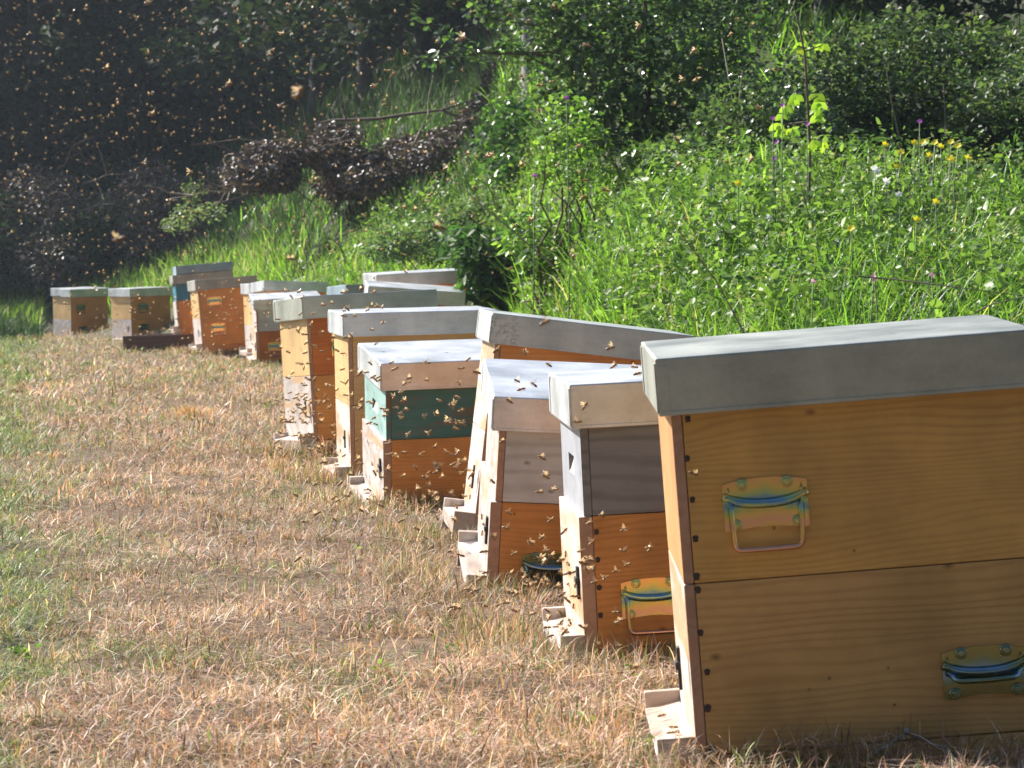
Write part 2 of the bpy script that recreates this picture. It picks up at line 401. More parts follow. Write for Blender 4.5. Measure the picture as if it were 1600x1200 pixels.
# ------------------------------------------------------------------ terrain
# x, y, z, yaw, lean, roll, lid height, upper box, lower box
HIVES = {"H1": [0.5156, 4.429, 0.0261, -0.0024, -0.0795, 0.0315, 0.0828, 0.2424, 0.2528], "H3": [0.3826, 5.7375, 0.0064, 0.0712, -0.051, 0.0192, 0.083, 0.164, 0.2549], "H4": [0.1907, 6.8395, 0.0105, 0.0688, 0.0444, 0.1601, 0.078, 0.164, 0.2034], "H5": [-0.1813, 9.4365, -0.0035, 0.2032, -0.031, 0.1196, 0.0858, 0.1565, 0.2213], "H6": [0.1309, 8.059, 0.0044, 0.0905, 0.1152, 0.0136, 0.0811, 0.2332, 0.2507], "H7": [-0.3408, 10.4678, 0.0098, 0.1735, -0.024, 0.0177, 0.0818, 0.2352, 0.2453], "H8": [-0.5836, 11.6288, 0.0612, 0.3291, -0.0511, -0.0437, 0.0875, 0.2173, 0.251], "H9": [-1.7752, 23.5505, 0.0357, 0.1622, -0.0439, 0.1023, 0.082, 0.1706, 0.2508], "H11": [-1.6907, 28.0873, 0.083, 0.3539, -0.0453, -0.1, 0.1028, 0.234, 0.2693], "H12": [-0.9997, 21.6251, 0.0276, 0.371, -0.0217, -0.043, 0.0824, 0.2381, 0.2765], "H13": [-0.5369, 17.3879, 0.1274, 0.2206, -0.0539, 0.0226, 0.0755, 0.238, 0.2764], "H14": [-0.586, 16.6886, 0.0566, 0.0972, 0.0687, 0.0672, 0.0806, 0.2316, 0.2651], "H15": [-0.5725, 20.0165, 0.028, 0.1624, 0.031, 0.0688, 0.0799, 0.229, 0.2604], "HA": [-5.1441, 35.5076, -0.1051, 0.6827, -0.0325, 0.0338, 0.0948, 0.2709, 0.2849], "HB": [-4.0649, 32.6834, -0.0008, 0.6716, -0.0371, 0.0007, 0.0894, 0.2488, 0.2234], "HC": [-2.7589, 26.8326, 0.2269, 0.1789, -0.0896, -0.0195, 0.0824, 0.1486, 0.2577], "HD": [-2.475, 25.8856, 0.0877, 0.261, -0.0807, -0.024, 0.0907, 0.2421, 0.2502], "HE": [-1.954, 25.0021, 0.0632, 0.2548, -0.0387, -0.0028, 0.0878, 0.2565, 0.2259], "HF": [-1.8243, 24.3001, 0.0264, 0.3301, 0.0269, -0.0519, 0.0826, 0.2424, 0.2842]}

TOE_X = np.array([-30, -9, -5.6, -4.2, -2.6, -1.2, -0.6, -0.3, 0.0, 0.3, 0.6, 1.2, 3, 30.])
TOE_Y = np.array([42, 39, 36.4, 33.2, 27.4, 21.5, 20.4, 18.6, 14.6, 11.2, 9.2, 8.6, 9.0, 12.])
def base_h(x, y):
    t = y - np.interp(x, TOE_X, TOE_Y)
    k = 0.205
    r = np.where(t < -1, 0, np.where(t < 1, k * (t + 1) ** 2 / 4, k * t))
    return r
_fix = [(v[0], v[1], (0.07 if k == 'HC' else v[2])) for k, v in HIVES.items()]
_fix = [(a, b, c - 0.046 - float(base_h(np.array([a]), np.array([b]))[0])) for a, b, c in _fix]
def terrain(x, y):
    x = np.asarray(x, float); y = np.asarray(y, float)
    z = base_h(x, y)
    num = np.zeros_like(z); den = np.full_like(z, 0.35)
    for a, b, dz in _fix:
        w = np.exp(-((x - a) ** 2 + (y - b) ** 2) / 0.55 ** 2)
        num += w * dz; den += w
    z = z + num / den
    t = y - np.interp(x, TOE_X, TOE_Y)
    z = z + (fbm(x, y, 1.3, 5) - .5) * np.clip((t + 1) * .05, 0.0, .35) + (fbm(x, y, .45, 77) - .5) * .035
    return z
def tz(x, y): return float(terrain(np.array([x]), np.array([y]))[0])

gx = np.concatenate([np.linspace(-60, -12, 30), np.arange(-11.5, 9, .16), np.linspace(9.5, 55, 30)])
gy = np.concatenate([np.linspace(-30, 1.5, 16), np.arange(2, 45, .16), np.linspace(45.6, 70, 40), np.linspace(72, 110, 24)])
GX, GY = np.meshgrid(gx, gy)
GZ = terrain(GX, GY)
nx, ny = len(gx), len(gy)
ii, jj = np.meshgrid(np.arange(nx - 1), np.arange(ny - 1))
q = (jj * nx + ii).ravel()
m, nt, N, L, p = mat_new("ground_soil_and_thatch")
tc = N.new("ShaderNodeTexCoord")
n1 = N.new("ShaderNodeTexNoise"); n1.inputs["Scale"].default_value = 28; n1.inputs["Detail"].default_value = 9; n1.inputs["Roughness"].default_value = .7
n2 = N.new("ShaderNodeTexNoise"); n2.inputs["Scale"].default_value = 1.1; n2.inputs["Detail"].default_value = 5
L.new(tc.outputs["Object"], n1.inputs["Vector"]); L.new(tc.outputs["Object"], n2.inputs["Vector"])
c1 = N.new("ShaderNodeValToRGB"); c1.color_ramp.elements[0].color = (.045, .03, .018, 1); c1.color_ramp.elements[1].color = (.29, .19, .11, 1)
c1.color_ramp.elements[0].position = .33; c1.color_ramp.elements[1].position = .68
c2 = N.new("ShaderNodeValToRGB"); c2.color_ramp.elements[0].color = (.022, .032, .012, 1); c2.color_ramp.elements[1].color = (.075, .085, .03, 1)
L.new(n1.outputs["Fac"], c1.inputs[0]); L.new(n1.outputs["Fac"], c2.inputs[0])
at_ = N.new("ShaderNodeAttribute"); at_.attribute_name = "tint"
mx = N.new("ShaderNodeMix"); mx.data_type = 'RGBA'
L.new(at_.outputs["Fac"], mx.inputs["Factor"]); L.new(c1.outputs[0], mx.inputs[6]); L.new(c2.outputs[0], mx.inputs[7])
L.new(mx.outputs[2], p.inputs["Base Color"]); p.inputs["Roughness"].default_value = .95
bp = N.new("ShaderNodeBump"); bp.inputs["Strength"].default_value = .8; bp.inputs["Distance"].default_value = .03
L.new(n1.outputs["Fac"], bp.inputs["Height"]); L.new(bp.outputs[0], p.inputs["Normal"])
M['ground'] = m
def green_edge(x, y):
    """0 in the dry mown strip, 1 in the green at its left edge"""
    e = -0.163 * y - 0.03 + (fbm(x, y, .9, 31) - .5) * .09 * np.clip(y, 4, 30) * .55
    return np.clip((e - x) / (0.02 * y) + .5, 0, 1)
tgr = np.clip((GY - np.interp(GX, TOE_X, TOE_Y) + .9) / .8, 0, 1)
tgr = np.maximum(tgr, green_edge(GX, GY) * .8)
g = np_mesh("ground", np.stack([GX, GY, GZ], -1).reshape(-1, 3), [np.stack([q, q + 1, q + nx + 1, q + nx], 1)],
            np.repeat(tgr.reshape(-1, 1), 3, 1), [M['ground']], smooth=True)
g["kind"] = "structure"

# ------------------------------------------------------------------ beehives
LL, LW = .54, .45          # lid
BL, BW = .505, .415        # boxes
HM = {}                    # world matrices
def hive_matrix(k):
    x, y, z, yaw, lean, roll = HIVES[k][:6]
    return Matrix.Translation((x, y, z)) @ Matrix.Rotation(yaw, 4, 'Z') @ Matrix.Rotation(lean, 4, 'Y') @ Matrix.Rotation(roll, 4, 'X')

def make_lid(root, h, H, mat, name="lid"):
    bm = bmesh.new()
    add_box(bm, (0, 0, H - h / 2), (LL, LW, h), .0035)
    # hem and folded corner seams
    for s in (-1, 1):
        add_box(bm, (0, s * (LW / 2 + .0004), H - h + .004), (LL - .012, .003, .006), .0008)
        add_box(bm, (-LL / 2 - .0006, s * (LW / 2 - .013), H - h / 2 - .001), (.0022, .022, h - .012), .0006)
        add_box(bm, (-LL / 2 + .010, s * (LW / 2 + .0006), H - h / 2 - .003), (.014, .0018, h - .016), .0005)
    return bm_obj(name, bm, mat, root)

def make_board_front(w, z0, z1, x_out, th, recess=None):
    """front board in the plane x = x_out (facing -x); recess = (v0, v1, za, zb, depth) a hand hold"""
    bm = bmesh.new()
    if recess is None:
        add_box(bm, (x_out + th / 2, 0, (z0 + z1) / 2), (th, w, z1 - z0), .0018)
    else:
        v0, v1, za, zb, dp = recess
        vs = [-w / 2, v0, v1, w / 2]; zs = [z0, za, zb, z1]
        g = [[bm.verts.new((x_out, v, z)) for v in vs] for z in zs]
        for i in range(3):
            for j in range(3):
                if i == 1 and j == 1: continue
                bm.faces.new((g[i][j], g[i + 1][j], g[i + 1][j + 1], g[i][j + 1]))
        bk = [bm.verts.new((x_out + dp * .25, v0 + .004, za + .004)), bm.verts.new((x_out + dp * .25, v1 - .004, za + .004)),
              bm.verts.new((x_out + dp, v1 - .004, zb - .002)), bm.verts.new((x_out + dp, v0 + .004, zb - .002))]
        ring = [g[1][1], g[1][2], g[2][2], g[2][1]]
        for a in range(4):
            b = (a + 1) % 4
            bm.faces.new((ring[a], bk[a], bk[b], ring[b]))
        f = bm.faces.new(bk); f.material_index = 2
        back = [bm.verts.new((x_out + th, y, z)) for y, z in ((-w / 2, z0), (w / 2, z0), (w / 2, z1), (-w / 2, z1))]
        outer = [g[0], [r[3] for r in g], g[3][::-1], [r[0] for r in g][::-1]]
        bm.faces.new(back)
        bm.faces.new([*g[0], back[1], back[0]]); bm.faces.new([*g[3], back[2], back[3]])
        bm.faces.new([*[r[0] for r in g], back[3], back[0]]); bm.faces.new([*[r[3] for r in g], back[2], back[1]])
        bmesh.ops.recalc_face_normals(bm, faces=bm.faces)
    bm.normal_update()
    for f in bm.faces:
        if f.material_index != 2: f.material_index = 1 if abs(f.normal.y) > .6 else 0
    return bm

HANDLE = {}
def make_handle_meshes():
    # local: x along the plate, z up, -y outward
    bm = bmesh.new()
    top, bot = [], []
    n = 14
    W = .064
    for i in range(n + 1):
        t = -1 + 2 * i / n
        top.append((t * W, .0385 + .0075 * (1 - t * t)))
        bot.append((t * (W - .001 if abs(t) < 1 else W), -.036 + .008 * (1 - t * t) - (.0 if abs(t) < .99 else -.004)))
    outline = bot + top[::-1]
    fr = [bm.verts.new((x, -.003, z)) for x, z in outline]; bk = [bm.verts.new((x, 0, z)) for x, z in outline]
    m2 = len(outline)
    for i in range(n):      # front as a strip so it stays clean
        bm.faces.new((fr[i], fr[i + 1], fr[m2 - 2 - i], fr[m2 - 1 - i]))
    for i in range(m2):
        j = (i + 1) % m2
        bm.faces.new((fr[i], bk[i], bk[j], fr[j]))
    # pressed hinge ridge: ends high, middle dips
    pts = []; rad = []
    for i in range(21):
        t = -1 + 2 * i / 20
        dip = -.0145 * (1 - abs(t) ** 2.6) if abs(t) < .82 else -.0145 * (1 - .82 ** 2.6) * (1 - (abs(t) - .82) / .18)
        pts.append((t * W * 1.0, -.0055, .021 + dip)); rad.append(.0078 if abs(t) < .8 else .0066)
    add_tube(bm, pts, rad, 10)
    add_box(bm, (0, -.0036, -.0065), (.098, .0022, .005), .0)      # lower lip of the hinge roll
    for s in (-1, 1):       # small ribs above the hinge ends
        add_tube(bm, [(s * .055, -.003, .020), (s * .055, -.0055, .026), (s * .0555, -.003, .033)], [.0028, .0028, .001], 6)
    bmesh.ops.recalc_face_normals(bm, faces=bm.faces)
    me = bpy.data.meshes.new("handle"); bm.to_mesh(me); bm.free(); HANDLE['plate'] = me
    def bail(kind):
        bm = bmesh.new(); r = .0042
        if kind == 'down':
            half = [(.060, -.006, .013), (.0545, -.009, .011), (.0530, -.0112, .002), (.0522, -.0115, -.025), (.0512, -.0115, -.050), (.0498, -.0115, -.0565), (.0455, -.0115, -.0605), (.038, -.0115, -.0615)]
            pts = [(-a, b, c) for a, b, c in half] + [(0, -.0115, -.0618)] + half[::-1]
        else:
            pts = [(-.058, -.006, .008), (-.050, -.008, .004), (-.046, -.016, -.001), (-.04, -.021, -.003), (0, -.022, -.004), (.04, -.021, -.003), (.046, -.016, -.001), (.050, -.008, .004), (.058, -.006, .008)]
        add_tube(bm, pts, r, 8)
        me = bpy.data.meshes.new("bail"); bm.to_mesh(me); bm.free(); return me
    HANDLE['down'] = bail('down'); HANDLE['folded'] = bail('folded')
    bm = bmesh.new()
    prof = [(.0096, -.003), (.0092, -.0050), (.0070, -.0064), (.0060, -.0050), (.0046, -.0050), (.0040, -.0078), (.0, -.0080)]
    ns = 16
    rings = [[bm.verts.new((r * math.cos(2 * math.pi * k / ns), y, r * math.sin(2 * math.pi * k / ns))) for k in range(ns)] for r, y in prof[:-1]]
    for a, b in zip(rings[:-1], rings[1:]):
        for k in range(ns): bm.faces.new((a[k], a[(k + 1) % ns], b[(k + 1) % ns], b[k])).smooth = True
    bm.faces.new(rings[-1])
    bmesh.ops.recalc_face_normals(bm, faces=bm.faces)
    me = bpy.data.meshes.new("screw"); bm.to_mesh(me); bm.free(); HANDLE['screw'] = me
make_handle_meshes()

def make_handle(root, x, y, z, bail='down', mat=None, screws=True, size=.94):
    mat = mat or M['zinc']
    def inst(name, key, parent, loc=(0, 0, 0)):
        me = HANDLE[key]
        if mat.name not in [m.name for m in me.materials if m]:
            me = me.copy(); me.materials.clear(); me.materials.append(mat)
        o = link(bpy.data.objects.new(name, me), parent); o.location = loc; return o
    h = inst("handle", 'plate', root, (x, y, z)); h.scale = (size,) * 3
    inst("bail", bail, h)
    if screws:
        for a, b in ((-.034, .037), (.034, .037), (-.047, -.024), (.047, -.024)):
            inst("screw", 'screw', h, (a, 0, b))
    return h

NAIL = None
def make_nail(parent, x, y, z, r=.0055):
    global NAIL
    if NAIL is None:
        bm = bmesh.new()
        bmesh.ops.create_uvsphere(bm, u_segments=9, v_segments=5, radius=1.0)
        bmesh.ops.scale(bm, vec=(1, .22, 1), verts=bm.verts)
        for v in bm.verts:
            v.co.x *= 1 + .25 * math.sin(v.co.z * 7 + 1); v.co.z *= 1 + .2 * math.sin(v.co.x * 5)
        NAIL = bpy.data.meshes.new("nail"); bm.to_mesh(NAIL); bm.free(); NAIL.materials.append(M['nail'])
    o = link(bpy.data.objects.new("nail", NAIL), parent); o.location = (x, y, z); o.scale = (r, r, r)

def make_hive(key, label, boxes, lid='galv', floor='tray', floor_out=.045, nails=False, detail=True, latch=True, second_lid=None, lid_name="lid", floor_h=.006):
    """boxes: list top to bottom of (side, front, name, handle(x offset, z fraction, bail) or None, recess)"""
    root = empty("beehive", hive_matrix(key))
    tag(root, label, "beehive", "beehives standing in a row along the mown strip")
    HM[key] = root.matrix_world.copy()
    hl, h1, h2 = HIVES[key][6:]
    H = hl + h1 + h2
    make_lid(root, hl, H, M[lid])
    if second_lid:
        bm = bmesh.new()
        add_box(bm, (.02, .0, H + .003 + .038), (LL - .03, LW, .076), .0035)
        bm_obj("stacked_lid", bm, M[second_lid], root)
    spans = [(h2 + .0008, H - hl + .004), (floor_h, h2 - .0008)]
    for i, ((side, front, nm, hd, rec), (z0, z1)) in enumerate(zip(boxes, spans)):
        lower = i == 1
        proud = .010 if (lower and 'super' in boxes[0][2]) else 0.0
        th = .015
        bm = bmesh.new()
        add_box(bm, (th / 2 + .0005, 0, (z0 + z1) / 2), (BL - th - .001, BW, z1 - z0), .0012)
        b = bm_obj(nm, bm, M[side], root)
        r = None
        if rec: r = (-.055, .055, z1 - .105, z1 - .068, .012)
        fb = make_board_front(BW + .0012, z0, z1, -BL / 2 - proud, th + proud, r)
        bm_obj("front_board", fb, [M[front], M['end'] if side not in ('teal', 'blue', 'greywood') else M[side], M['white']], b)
        if nails:
            for k in range(5):
                zz = z0 + (z1 - z0) * (.045 + .228 * k) + random.uniform(-.004, .004)
                make_nail(b, -BL / 2 + th + .006 + random.uniform(-.003, .004), -BW / 2 - .0006, zz, random.uniform(.0045, .006))
        if hd:
            make_handle(root, hd[0], -BW / 2 - .0004, z0 + (z1 - z0) * hd[1], hd[2], M['zinc_green'] if (len(hd) > 3 and hd[3]) else M['zinc'], screws=detail)
    # floor board with its landing tray: two side rails and a sloping board
    bm = bmesh.new()
    add_box(bm, (0.001, 0, -.024), (BL - .004, BW - .004, .056), .002)
    fl = bm_obj("floor_board", bm, M[boxes[1][0]], root)
    bm = bmesh.new()
    for s in (-1, 1):
        add_box(bm, (-BL / 2 - floor_out / 2, s * (BW / 2 - .010), -.008), (floor_out + .02, .018, .084), .002)
    add_box(bm, (-BL / 2 - floor_out / 2, 0, -.006), (floor_out + .018, BW - .042, .04), .002, rot=Matrix.Rotation(R(-9), 3, 'Y'))
    bm_obj("landing_board", bm, M[floor], root)
    if latch:
        bm = bmesh.new()
        add_box(bm, (-BL / 2 - .013, -BW / 2 + .05, floor_h + .12), (.005, .018, .062), .0015)
        add_box(bm, (-BL / 2 - .015, -BW / 2 + .05, floor_h + .125), (.007, .03, .012), .0015)
        bm_obj("entrance_latch", bm, M['black'], root)
    return root

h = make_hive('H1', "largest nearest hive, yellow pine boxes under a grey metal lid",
    [('pine', 'orange_front', 'upper_box', (-.128, .41, 'down'), False), ('pine2', 'pink', 'lower_box', (.165, .34, 'folded', True), False)], nails=True, lid='galv_olive_reflection')
# bent wire clip at the foot of the near side
bm = bmesh.new()
add_tube(bm, [(-.012, -.213, -.016), (.048, -.2155, .018), (.118, -.213, -.020)], .0022, 6)
bmesh.ops.create_uvsphere(bm, u_segments=8, v_segments=6, radius=.0055, matrix=Matrix.Translation((.048, -.2155, .019)))
bmesh.ops.create_uvsphere(bm, u_segments=8, v_segments=6, radius=.0055, matrix=Matrix.Translation((.118, -.213, -.020)))
bm_obj("wire_clip", bm, M['wire'], h)
make_hive('H3', "hive with dark grey upper box, pale notch in its front, beside the nearest hive",
    [('greywood', 'greyfront', 'honey_super', None, True), ('orange', 'pink', 'lower_box', (-.13, .34, 'down'), False)], nails=False)
for k in range(4): make_nail([c for c in bpy.data.objects if c.name.startswith('lower_box')][-1], -BL / 2 + .022, -BW / 2 - .0006, .225 - k * .052, .0055)
make_hive('H4', "hive with a whitish weathered upper box, tilted, its metal lid showing a wide white top",
    [('palewood', 'white', 'honey_super', None, False), ('orange', 'white', 'lower_box', (-.125, .22, 'down', True), False)])
make_hive('H5', "hive with the only teal painted upper box under a bright white lid",
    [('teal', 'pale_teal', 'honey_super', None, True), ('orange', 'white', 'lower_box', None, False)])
make_hive('H6', "tall orange hive leaning backward under a lid with dark crackled stains",
    [('orange', 'pink', 'upper_box', None, False), ('orange', 'white', 'lower_box', None, False)], lid='galv_old')
make_hive('H7', "plain tan pine hive just behind the teal hive, with an orange to white front",
    [('tan', 'tan', 'upper_box', None, False), ('tan', 'pink', 'lower_box', None, False)])
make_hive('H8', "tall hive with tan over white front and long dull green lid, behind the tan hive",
    [('orange_red', 'tan_v', 'upper_box', (-.10, .45, 'down'), False), ('orange', 'white', 'lower_box', (-.055, .56, 'down', True), False)], lid='galv_olive_reflection')
make_hive('H9', "low hive, pale upper box over red orange lower box, dazzling white lid top",
    [('palewood', 'white', 'honey_super', None, False), ('orange_red', 'pink', 'lower_box', (-.11, .48, 'down'), False)], detail=False)
make_hive('H11', "tan fronted hive behind the low white lidded one, its lid tilted down to the front",
    [('orange', 'tan_v', 'upper_box', None, False), ('orange', 'white', 'lower_box', None, False)], detail=False)
make_hive('H12', "hive mostly hidden behind the long dull green lid, only its small bluish lid corner showing",
    [('orange', 'tan_v', 'upper_box', None, False), ('orange', 'white', 'lower_box', None, False)], lid='galv_blue', detail=False)
make_hive('H13', "rearmost hive before the dark green bush, long metal lid over an orange box",
    [('orange', 'tan_v', 'upper_box', None, False), ('orange', 'white', 'lower_box', None, False)], detail=False)
make_hive('H14', "hive in front of the rearmost one, its metal lid sloping down to the right",
    [('orange', 'tan_v', 'upper_box', None, False), ('orange', 'white', 'lower_box', None, False)], detail=False)
make_hive('H15', "hive whose lid end alone peeks out right of the sloping lid",
    [('orange', 'tan_v', 'upper_box', None, False), ('orange', 'white', 'lower_box', None, False)], detail=False)
make_hive('HA', "farthest left hive, tan over white front, alone at the end of the row",
    [('orange', 'tan', 'upper_box', (-.12, .5, 'down', True), False), ('orange', 'white', 'lower_box', (-.09, .56, 'down', True), False)], detail=False)
make_hive('HB', "second hive from the left, green handles, behind the dark timbers",
    [('orange', 'tan', 'upper_box', (-.10, .52, 'down', True), False), ('orange', 'white', 'lower_box', (-.10, .56, 'down', True), False)], detail=False)
make_hive('HC', "hive with a blue painted upper box and two stacked lids, standing on dark timbers",
    [('blue', 'blue', 'honey_super', None, False), ('orange', 'white', 'lower_box', (-.08, .62, 'folded'), False)], lid='galv_dull', second_lid='galv_blue', detail=False, latch=False)
make_hive('HD', "far orange hive swarmed by bees with two yellow handles, right of the blue one",
    [('orange', 'tan', 'upper_box', (-.115, .55, 'down'), False), ('orange', 'white', 'lower_box', (-.10, .62, 'down'), False)], lid='galv_dull', detail=False)
make_hive('HE', "hive showing only a narrow tan and white front, right of the swarmed orange hive",
    [('orange', 'tan', 'upper_box', None, False), ('orange', 'white', 'lower_box', None, False)], detail=False)
make_hive('HF', "hive hidden behind the dazzling white lid, only its bluish lid and corner showing",
    [('orange', 'tan', 'upper_box', None, False), ('orange', 'white', 'lower_box', None, False)], lid='galv', detail=False)

# timber bearers under the blue hive
def bearer(px, py, d, length, yaw, label):
    c = at(px, py, d)
    zg = tz(c.x, c.y)
    bm = bmesh.new()
    add_box(bm, (length / 2, 0, 0), (length, .095, .15), .004)
    o = bm_obj("timber_bearer", bm, M['darktimber'])
    o.location = (c.x, c.y, zg + .073); o.rotation_euler = (0, R(-1.5), yaw)
    tag(o, label, "timber", "old timbers under the blue hive")
bearer(192, 552, 26.45, 1.0, .18, "dark squared timber lying foremost before the blue hive")
bearer(212, 548, 26.85, 1.0, .18, "dark squared timber lying behind the foremost one, under the blue hive")

# ------------------------------------------------------------------ grass and leaf builders
FOOT = [(np.array(HM[k].inverted()), k) for k in HM]
def outside_hives(x, y, pad=.0):
    ok = np.ones(len(x), bool)
    for k, Mx in HM.items():
        X, Y = HIVES[k][0], HIVES[k][1]; yaw = HIVES[k][3]
        dx, dy = x - X, y - Y
        u = dx * math.cos(yaw) + dy * math.sin(yaw); v = -dx * math.sin(yaw) + dy * math.cos(yaw)
        ok &= ~((u > -.325 - pad) & (u < .262 + pad) & (np.abs(v) < .212 + pad))
    return ok

def blades(name, x, y, h, w, cols, mat, lean=.5, curl=.5, z=None, segs=3, parent=None, tipcol=1.0, leanvec=None):
    n = len(x)
    z = terrain(x, y) if z is None else z
    a = RNG.uniform(0, 2 * np.pi, n)
    face = a + np.pi / 2 + RNG.normal(0, .5, n)
    ld = np.stack([np.cos(a), np.sin(a)], 1)
    if leanvec is not None: ld = ld * .6 + np.array(leanvec)[None]
    ln = np.abs(RNG.normal(0, lean, n))
    wd = np.stack([np.cos(face), np.sin(face)], 1)
    rows = []
    T = np.linspace(0, 1, segs + 1)
    for t in T:
        b = ln * t + curl * ln * t * t * 1.3 + curl * .25 * t * t
        cz = np.maximum(1 - .45 * (ln * t) ** 2 - curl * .35 * t * t, .12) * t
        c = np.stack([x + ld[:, 0] * b * h, y + ld[:, 1] * b * h, z - .004 + cz * h], 1)
        ww = w * (1 - t) ** .7 * .5 if t > .35 else w * .5 * (.75 + .25 * t / .35)
        if t < 1:
            o = np.concatenate([wd * ww[:, None], np.zeros((n, 1))], 1)
            rows.append(c - o); rows.append(c + o)
        else:
            rows.append(c)
    k = len(rows)
    V = np.stack(rows, 1).reshape(-1, 3)
    base = np.arange(n) * k
    F4 = [np.stack([base + 2 * i, base + 2 * i + 1, base + 2 * i + 3, base + 2 * i + 2], 1) for i in range(segs - 1)]
    F3 = [np.stack([base + k - 3, base + k - 2, base + k - 1], 1)]
    C = np.repeat(cols[:, None, :], k, 1)
    return np_mesh(name, V, F4 + F3, C.reshape(-1, 3), [mat], parent)

def leaf_arrays(P, size, up, cols, aspect=.55, droop=.25, fold=.25, dirs=None):
    """pointed leaves: 2 quads folded along the midrib"""
    n = len(P)
    if dirs is None:
        dirs = RNG.normal(0, 1, (n, 3)); dirs[:, 2] = dirs[:, 2] * .5 - droop
    dirs = dirs / np.linalg.norm(dirs, axis=1, keepdims=True)
    upv = np.tile(np.array(up, float), (n, 1)) + RNG.normal(0, .55, (n, 3))
    side = np.cross(dirs, upv); side /= np.linalg.norm(side, axis=1, keepdims=True) + 1e-9
    nrm = np.cross(side, dirs)
    s = size[:, None]
    b = P; tip = P + dirs * s
    m1 = P + dirs * s * .38; m2 = P + dirs * s * .72 - nrm * s * .03
    wl = side * s * aspect * .5; f = nrm * s * aspect * fold * .5
    V = np.stack([b, m1 + wl + f, m2 + wl * .72 + f * .7, tip, m2 - wl * .72 + f * .7, m1 - wl + f, m1, m2], 1)
    base = np.arange(n) * 8
    q1 = np.stack([base, base + 6, base + 1], 1); q2 = np.stack([base, base + 5, base + 6], 1)
    q3 = np.stack([base + 6, base + 7, base + 2, base + 1], 1); q4 = np.stack([base + 6, base + 5, base + 4, base + 7], 1)
    q5 = np.stack([base + 7, base + 3, base + 2], 1); q6 = np.stack([base + 7, base + 4, base + 3], 1)
    C = np.repeat(cols[:, None, :], 8, 1)
    return V.reshape(-1, 3), [q3, q4, q1, q2, q5, q6], C.reshape(-1, 3)

def leaves(name, P, size, cols, mat, parent=None, up=(0, 0, 1), **kw):
    V, Fs, C = leaf_arrays(np.asarray(P, float), np.asarray(size, float), up, np.asarray(cols, float), **kw)
    return np_mesh(name, V, Fs, C, [mat], parent)

def quads(name, P, size, cols, mat, parent=None, aspect=.6, droop=.2):
    """cheap 4-point leaves for far crowns"""
    n = len(P); P = np.asarray(P, float)
    d = RNG.normal(0, 1, (n, 3)); d[:, 2] = d[:, 2] * .6 - droop; d /= np.linalg.norm(d, axis=1, keepdims=True)
    s = np.cross(d, np.array([0, 0, 1.]) + RNG.normal(0, .6, (n, 3))); s /= np.linalg.norm(s, axis=1, keepdims=True) + 1e-9
    sz = size[:, None]
    V = np.stack([P, P + d * sz * .5 + s * sz * aspect * .5, P + d * sz, P + d * sz * .5 - s * sz * aspect * .5], 1).reshape(-1, 3)
    b = np.arange(n) * 4
    return np_mesh(name, V, [np.stack([b, b + 1, b + 2, b + 3], 1)], np.repeat(cols[:, None, :], 4, 1).reshape(-1, 3), [mat], parent)

def pal(n, cols, w=None, var=.18):
    cols = np.array(cols, float)
    i = RNG.choice(len(cols), n, p=None if w is None else np.array(w) / np.sum(w))
    c = cols[i] * RNG.normal(1, var, (n, 1)).clip(.5, 1.7) * RNG.normal(1, .05, (n, 3))
    return c.clip(.005, .95)

def cone(n, y0, y1, ang0=-.235, ang1=.235, pad=.6, power=2.0):
    """random points in the view wedge, thinning with distance"""
    u = RNG.random(n)
    if power == 2.0: y = 1 / (1 / y0 + u * (1 / y1 - 1 / y0)) if False else y0 * (y1 / y0) ** u
    else: y = y0 + u * (y1 - y0)
    x = RNG.uniform(0, 1, n) * ((ang1 - ang0) * y + 2 * pad) + ang0 * y - pad
    return x, y

# ---- dry mown grass
DRY = [(.54, .36, .25), (.66, .49, .37), (.50, .31, .20), (.78, .66, .55), (.38, .25, .17), (.24, .17, .12), (.60, .40, .34), (.33, .30, .21)]
GRN = [(.13, .22, .04), (.20, .30, .06), (.10, .17, .05), (.28, .34, .10)]
def strip_mask(x, y): return (y - np.interp(x, TOE_X, TOE_Y)) < .6
x, y = cone(430000, 3.6, 38, pad=.5)
k = strip_mask(x, y) & outside_hives(x, y) & (fbm(x, y, .22, 12) > .36 + RNG.normal(0, .09, len(x))); x, y = x[k], y[k]
n = len(x)
ge = green_edge(x, y)
patch = fbm(x, y, .55, 3); tall = fbm(x, y, .35, 8)
grn = RNG.random(n) < np.clip(ge * .85 + np.clip((patch - .54) * 2.4, 0, .45) + .05 + np.clip((y - 13) / 60, 0, .2), 0, .92)
cols = pal(n, DRY)
cols *= (.48 + .85 * fbm(x, y, .7, 14) + .5 * (fbm(x, y, .16, 15) - .5))[:, None] * RNG.normal(1, .2, (n, 1)).clip(.45, 1.6)
gc = pal(n, GRN, var=.25)
hay = (RNG.random(n) < .45)[:, None] & (y[:, None] < 13)
gc = np.where(hay, gc * np.array([1.15, .95, 1.5]) + .03, gc)
cols[grn] = gc[grn]
near_scale = np.clip(y / 8, .8, 2.6)
h_ = RNG.gamma(2.2, .0075, n) * (.25 + 1.5 * tall ** 1.5) * np.clip(near_scale, .9, 1.5) + .008
h_ *= np.where(grn & (ge > .4), 1.25, 1)
w_ = RNG.uniform(.0020, .0048, n) * near_scale * .8
lying = RNG.random(n) < .66
o = blades("mown_grass", x[~lying], y[~lying], h_[~lying], w_[~lying], cols[~lying], M['straw'], lean=.45, curl=.6)
tag(o, "mown dry straw-coloured grass covering the strip before the hives", "grass", kind="stuff")
